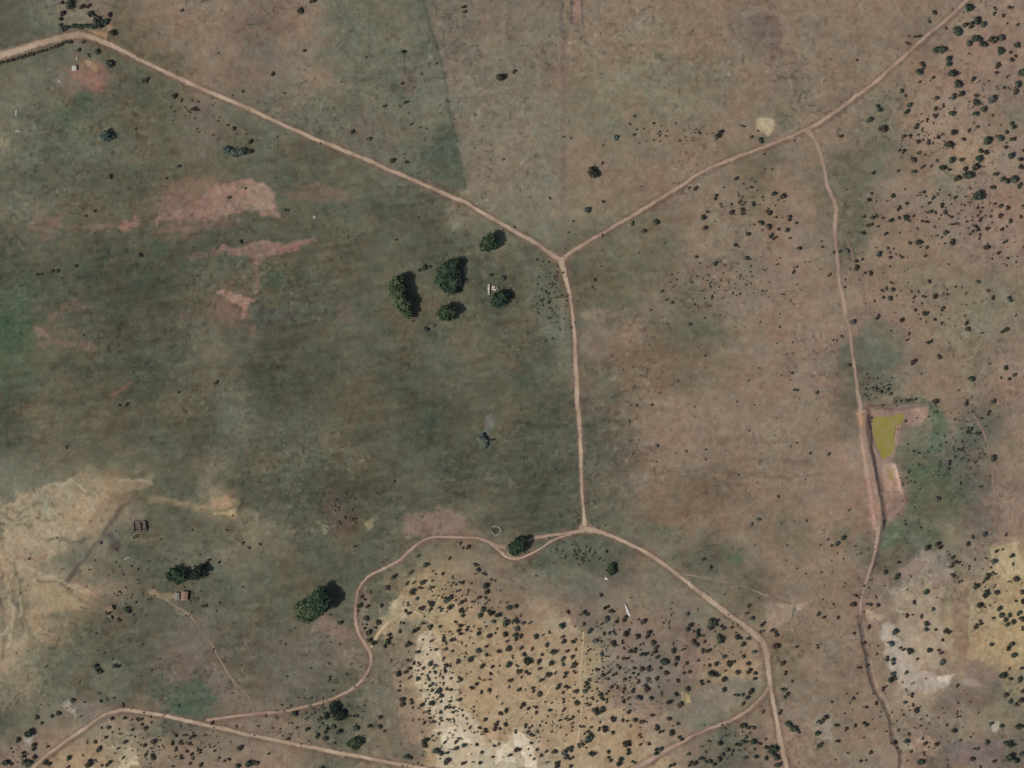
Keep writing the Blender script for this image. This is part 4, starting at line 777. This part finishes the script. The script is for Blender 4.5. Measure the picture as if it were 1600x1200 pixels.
tree(476, 954, [(473,948,11,1),(482,960,11,.8),(486,946,10,1),(472,961,10,.75),(492,957,8,.8)], 8.5, 'light', 'lower light green tree joined to the left side of the tall dark tree', 9, 4200)
tree(277, 898, [(274,897,11,1),(282,900,10,.95)], 7.5, 'dark', 'spreading dark green tree above the orange-roofed hut', 10, 2600)
tree(310, 895, [(308,897,8,1),(311,891,8,1)], 8, 'deep', 'compact dark tree to the upper right of the orange-roofed hut', 11, 2000)
tree(808, 854, [(807,855,10,1),(812,850,9,1),(801,861,6,.6)], 9, 'dark', 'dark tree standing in the fork of the loop track', 12, 2600)
tree(166, 214, [(165,214,7,1)], 6, 'teal', 'single blue-green tree left of the sloping road', 13, 1500, .5)
tree(353, 236, [(353,236,5,1)], 3.6, 'teal', 'leftmost blue-green bushy tree of the short row below the road', 14, 900, .45)
tree(365, 239, [(365,239,5.5,1)], 4.2, 'teal', 'second blue-green bushy tree from the left in the short row', 15, 900, .45)
tree(377, 238, [(377,238,5.5,1)], 4.6, 'teal', 'third blue-green bushy tree from the left in the short row', 16, 900, .45)
tree(555, 1160, [(553,1161,8,1),(560,1158,6,1)], 4.5, 'mid', 'rounded green tree above the bottom dirt road', 17, 2000, .5)
tree(955, 889, [(955,886,5,1),(956,893,5,.9)], 4, 'mid', 'green bushy tree beside the small white rock', 18, 1400, .45)
tree(525, 1112, [(523,1106,7,1),(530,1118,8,1)], 5, 'deep', 'dark tree in the green clump under the loop track', 19, 1800, .5)
tree(757, 684, [(753,683,4.5,1),(758,690,4,.8)], 3, 'teal', 'pale green bushy tree on the grey patch in the green field', 20, 800, .4)

# hedge under the top left road
HV = []; hx = catmull([(-30,108,0),(0,99,0),(30,91,0),(60,82,0),(85,74,0),(100,67,0)], 3)
lob = []
for i, p in enumerate(hx):
    if rr.random() < .1: continue
    x, y = W(p[0] + rr.uniform(-1, 1), p[1] + rr.uniform(-.8, .8)); q = rr.uniform(1.0, 1.7)
    lob.append((x, y, hgt(x, y) + q * .6, q, q * .9, q * .9))
V, F = foliage_geo(77, lob, 1500, .4, .8)
tag(link('hedge', mesh_np('hedge', V, F), BUSH[0]), 'long dark hedge under the wide tan road at top left', 'hedge')
def hedge(pts, label, m, r0, r1, seed):
    lob = []
    for p in catmull([q + (0,) for q in pts], 3):
        x, y = W(p[0] + rr.uniform(-1, 1), p[1] + rr.uniform(-1, 1)); q = rr.uniform(r0, r1)
        lob.append((x, y, hgt(x, y) + q * .6, q, q, q * .9))
    V, F = foliage_geo(seed, lob, 60 * len(lob), .38, .8)
    tag(link('hedge', mesh_np('hedge', V, F), m), label, 'hedge')
hedge([(98,44),(115,42),(135,42),(158,41)], 'dark hedge along the bottom of the thicket yard', BUSH[1], 1.0, 1.9, 78)
hedge([(139,20),(150,28),(160,36)], 'short dark hedge slanting inside the thicket yard', BUSH[1], 1.2, 2.0, 79)

# ------------------------------------------------------------------ rocks
ROCK = noisy('white_rock', c4(.30, .27, .25), c4(.62, .58, .54), .9); ROCKG = noisy('grey_rock', c4(.15, .145, .125), c4(.30, .285, .25), .7)
def rock(px, py, sx, sy, h, rot, label, m, seed, taper=0):
    rg = np.random.default_rng(seed); V = []; F = []; nu, nv = 18, 9
    for j in range(nv + 1):
        th = math.pi * j / nv
        for i in range(nu):
            ph = 2 * math.pi * i / nu; q = 1 + (rg.uniform(-.16, .16) if 0 < j < nv else 0)
            a = math.sin(th) * math.cos(ph) * q; b = math.sin(th) * math.sin(ph) * q
            V.append((a * sx * (1 - taper * b), b * sy, math.cos(th) * h * q))
    for j in range(nv):
        for i in range(nu): F.append((j * nu + i, (j + 1) * nu + i, (j + 1) * nu + (i + 1) % nu, j * nu + (i + 1) % nu))
    x, y = W(px, py); o = link('rock', mesh_np('rock', V, F), m); o.location = (x, y, hgt(x, y)); o.rotation_euler = (0, 0, rot)
    tag(o, label, 'rock', 'pale rocks lying in the pasture'); return o
rock(980.5, 953, 1.15, 5.6, .9, R(20), 'long narrow white rock ledge above a dark bush on the knoll', ROCK, 1, .45)
rock(947.5, 904, 1.5, 1.1, .8, R(-20), 'small white rock below the green bushy tree on the knoll', ROCK, 2)
rock(492, 339, 1.7, 1.4, .8, 0, 'lone pale rock in the dark green field below the long road', ROCKG, 3)
rock(29, 205, 2.6, 1.0, .5, 0, 'flat pale rock near the left edge of the pasture', ROCKG, 4)
rock(26, 176, 1.2, 2.8, .5, R(-8), 'upright narrow pale rock above the flat one near the left edge', ROCKG, 5)
rock(94, 127, 1.6, 1.3, .6, 0, 'pale boulder among speckled stones left of the red mound', ROCKG, 6)
rock(121, 91, .9, 2.0, .6, 0, 'thin pale stone above the red soil mound', ROCKG, 7)
rock(199, 872, 3.0, .8, .5, R(25), 'streak of pale stone below the small ruin', ROCKG, 8)
rock(318, 880, 1.4, 1.2, .6, 0, 'small pale rock above the compact dark tree', ROCKG, 9)
rock(1007, 1068, 1.7, 1.2, .6, 0, 'pale rock amid the mauve-brown scrub on the knoll', ROCKG, 10)
rock(111, 1098, 1.3, 1.6, .3, R(20), 'pale stone at the top of the small clay gash lower left', ROCKG, 11)

# ------------------------------------------------------------------ buildings
import bmesh
def box(bm, x0, x1, y0, y1, z0, z1):
    vs = [bm.verts.new(p) for p in ((x0,y0,z0),(x1,y0,z0),(x1,y1,z0),(x0,y1,z0),(x0,y0,z1),(x1,y0,z1),(x1,y1,z1),(x0,y1,z1))]
    for f in ((3,2,1,0),(4,5,6,7),(0,1,5,4),(1,2,6,5),(2,3,7,6),(3,0,4,7)): bm.faces.new([vs[i] for i in f])
def bmo(name, bm, m, parent=None):
    me = bpy.data.meshes.new(name); bm.to_mesh(me); bm.free(); return link(name, me, m, parent)
def empty(name, px, py, rot, label, cat):
    x, y = W(px, py); o = bpy.data.objects.new(name, None); COL.objects.link(o); o.location = (x, y, hgt(x, y) - .1); o.rotation_euler = (0, 0, rot)
    return tag(o, label, cat)
MUD = noisy('mud_wall', alb((140,112,92)), alb((165,138,114)), 1.2); ORG = noisy('rusty_orange_roof', alb((118,94,80)), alb((142,114,97)), .8, .7, spec=.3)
GRY = noisy('grey_sheet_roof', alb((108,104,100)), alb((128,124,118)), .8, .6, spec=.3); DRK = noisy('dark_wood', c4(.03, .02, .015), c4(.06, .04, .03), 2)
STN = noisy('pale_stone_wall', alb((158,152,140)), alb((196,190,176)), 1.2); STD = noisy('dark_stone_wall', alb((84,78,76)), alb((112,106,102)), 1.2); WHT = noisy('white_plaster', alb((165,160,150)), alb((185,180,170)), 1.0)
PEN = noisy('lichened_stone', alb((100,104,86)), alb((136,138,118)), .9)
def hut(px, py, w_, d_, h, rot, roof_m, wall_m, label, gable=.5, cat='hut'):
    r = empty('hut', px, py, rot, label, cat); bm = bmesh.new(); t = .25
    box(bm, -w_/2, w_/2, -d_/2, -d_/2 + t, 0, h); box(bm, -w_/2, w_/2, d_/2 - t, d_/2, 0, h)
    box(bm, -w_/2, -w_/2 + t, -d_/2 + t, d_/2 - t, 0, h); box(bm, w_/2 - t, w_/2, -d_/2 + t, d_/2 - t, 0, h); bmo('wall', bm, wall_m, r)
    bm = bmesh.new(); e = .35; z = h + .003                      # corrugated low gable roof, ridge along y
    n = 24; th = .08
    def row(y, dz):
        return [bm.verts.new((-w_/2 - e + (w_ + 2 * e) * i / n, y, z + dz + gable * (1 - abs(2 * i / n - 1)))) for i in range(n + 1)]
    m = 26; top = [row(-d_/2 - e + (d_ + 2 * e) * j / m, th + (.03 if j % 2 else 0)) for j in range(m + 1)]; bot = [row(-d_/2 - e, 0), row(d_/2 + e, 0)]
    for j in range(m):
        for i in range(n): bm.faces.new((top[j][i], top[j][i+1], top[j+1][i+1], top[j+1][i]))
    for i in range(n):
        bm.faces.new((bot[0][i], bot[1][i], bot[1][i+1], bot[0][i+1])); bm.faces.new((bot[0][i], bot[0][i+1], top[0][i+1], top[0][i])); bm.faces.new((bot[1][i+1], bot[1][i], top[m][i], top[m][i+1]))
    bmo('roof', bm, roof_m, r)
    bm = bmesh.new(); box(bm, w_/2 + .003, w_/2 + .06, -.45, .45, .1, min(2.0, h - .2)); bmo('door', bm, DRK, r)
    bm = bmesh.new(); box(bm, -w_/2 - .06, -w_/2 - .003, -.4, .4, .9, min(1.7, h - .2)); bmo('window', bm, DRK, r)
    return r
hut(288.5, 931, 4.6, 6.4, 2.6, R(-4), ORG, MUD, 'small hut with a rusty orange roof below the spreading dark tree')
hut(277, 931.5, 3.2, 5.0, 2.1, R(-2), GRY, MUD, 'low grey-roofed shed against the left side of the orange-roofed hut', .25, 'shed')
hut(172, 951, 4.2, 3.2, 2.2, R(25), noisy('faded_rust_roof', alb((120,96,82)), alb((138,114,98)), .8), MUD, 'faded rust-roofed shack among dark bushes at the lower left', .3, 'shack')
hut(116.5, 107, 2.8, 3.2, 2.0, R(0), WHT, WHT, 'tiny white-roofed hut left of the red soil mound', .2)
def ruin(px, py, rot, walls, m, label):
    r = empty('ruined_building', px, py, rot, label, 'ruin')
    for (x0, y0, x1, y1, t, h) in walls:
        n = max(3, int(math.hypot(x1 - x0, y1 - y0) / .7)); bm = bmesh.new(); L = math.hypot(x1 - x0, y1 - y0); dx, dy = (x1 - x0) / L, (y1 - y0) / L; prev = None
        for i in range(n + 1):
            q = L * i / n; hh = h * rr.uniform(.55, 1.1); cx, cy = x0 + dx * q, y0 + dy * q; tt = t * rr.uniform(.42, .58)
            ring = [bm.verts.new(p) for p in ((cx - dy * tt, cy + dx * tt, 0), (cx + dy * tt, cy - dx * tt, 0), (cx + dy * tt, cy - dx * tt, hh), (cx - dy * tt, cy + dx * tt, hh))]
            if prev:
                for k in range(4): bm.faces.new((prev[k], prev[(k + 1) % 4], ring[(k + 1) % 4], ring[k]))
            else: bm.faces.new(ring)
            prev = ring
        bm.faces.new(prev[::-1]); bmo('wall', bm, m, r)
    return r
ruin(769, 453, R(-8), [(-3.2, 4, -2.6, -1.0, 1.5, 2.0), (-2.4, -1.3, -2.0, -4.2, 1.3, 1.6), (-.6, 2.8, 2.0, 1.8, 1.9, 1.5), (-.5, .6, 3.0, .2, 1.3, 1.3), (3.4, 3.0, 4.2, .6, .6, 2.2)], STN, 'broken pale walls of a roofless house beside the dark green tree')
ruin(218, 822, R(4), [(-4.5, 3.6, 4.5, 3.6, .8, 1.8), (-4.6, 3.0, -4.6, -3.2, .8, 1.8), (4.8, 3.2, 4.8, -3.6, .9, 2.6), (-4.2, -3.6, 4.2, -3.6, .9, 1.8), (.2, 3.0, .2, -3.0, 1.6, 2.0)], STD, 'small dark roofless ruin above an oval pen left of centre')
def ring(px, py, a, b_, rot, label, m, gap=0.3, t=.6, h=.8):
    r = empty('stone_enclosure', px, py, rot, label, 'stone pen'); bm = bmesh.new(); n = 40; prev = None
    for i in range(n):
        an = gap + (2 * math.pi - 2 * gap) * i / (n - 1); hh = h * rr.uniform(.7, 1.15); q = [(a - t / 2), (a + t / 2)]; k = b_ / a
        ca_, sa = math.cos(an), math.sin(an); rg_ = [bm.verts.new(p) for p in ((q[0]*ca_, q[0]*sa*k, 0), (q[1]*ca_, q[1]*sa*k, 0), (q[1]*ca_, q[1]*sa*k, hh), (q[0]*ca_, q[0]*sa*k, hh))]
        if prev:
            for k2 in range(4): bm.faces.new((prev[k2], prev[(k2+1)%4], rg_[(k2+1)%4], rg_[k2]))
        else: bm.faces.new(rg_)
        prev = rg_
    bm.faces.new(prev[::-1]); bmo('wall', bm, m, r); return r
ring(775, 829, 3.8, 3.3, R(160), 'round stone pen with a dark floor beside the loop track', PEN, .5, 1.5)
ring(214, 838, 4.6, 2.4, R(25), 'oval stone pen directly below the dark roofless ruin', PEN, .35, 1.3)
ring(1372, 605, 3.2, 2.6, R(0), 'tiny stone pen in the grey scrub above the pond', STD, .4, .6, .6)
print('bushes', len(BS), 'stuff', len(rest), 'tufts', len(tl))
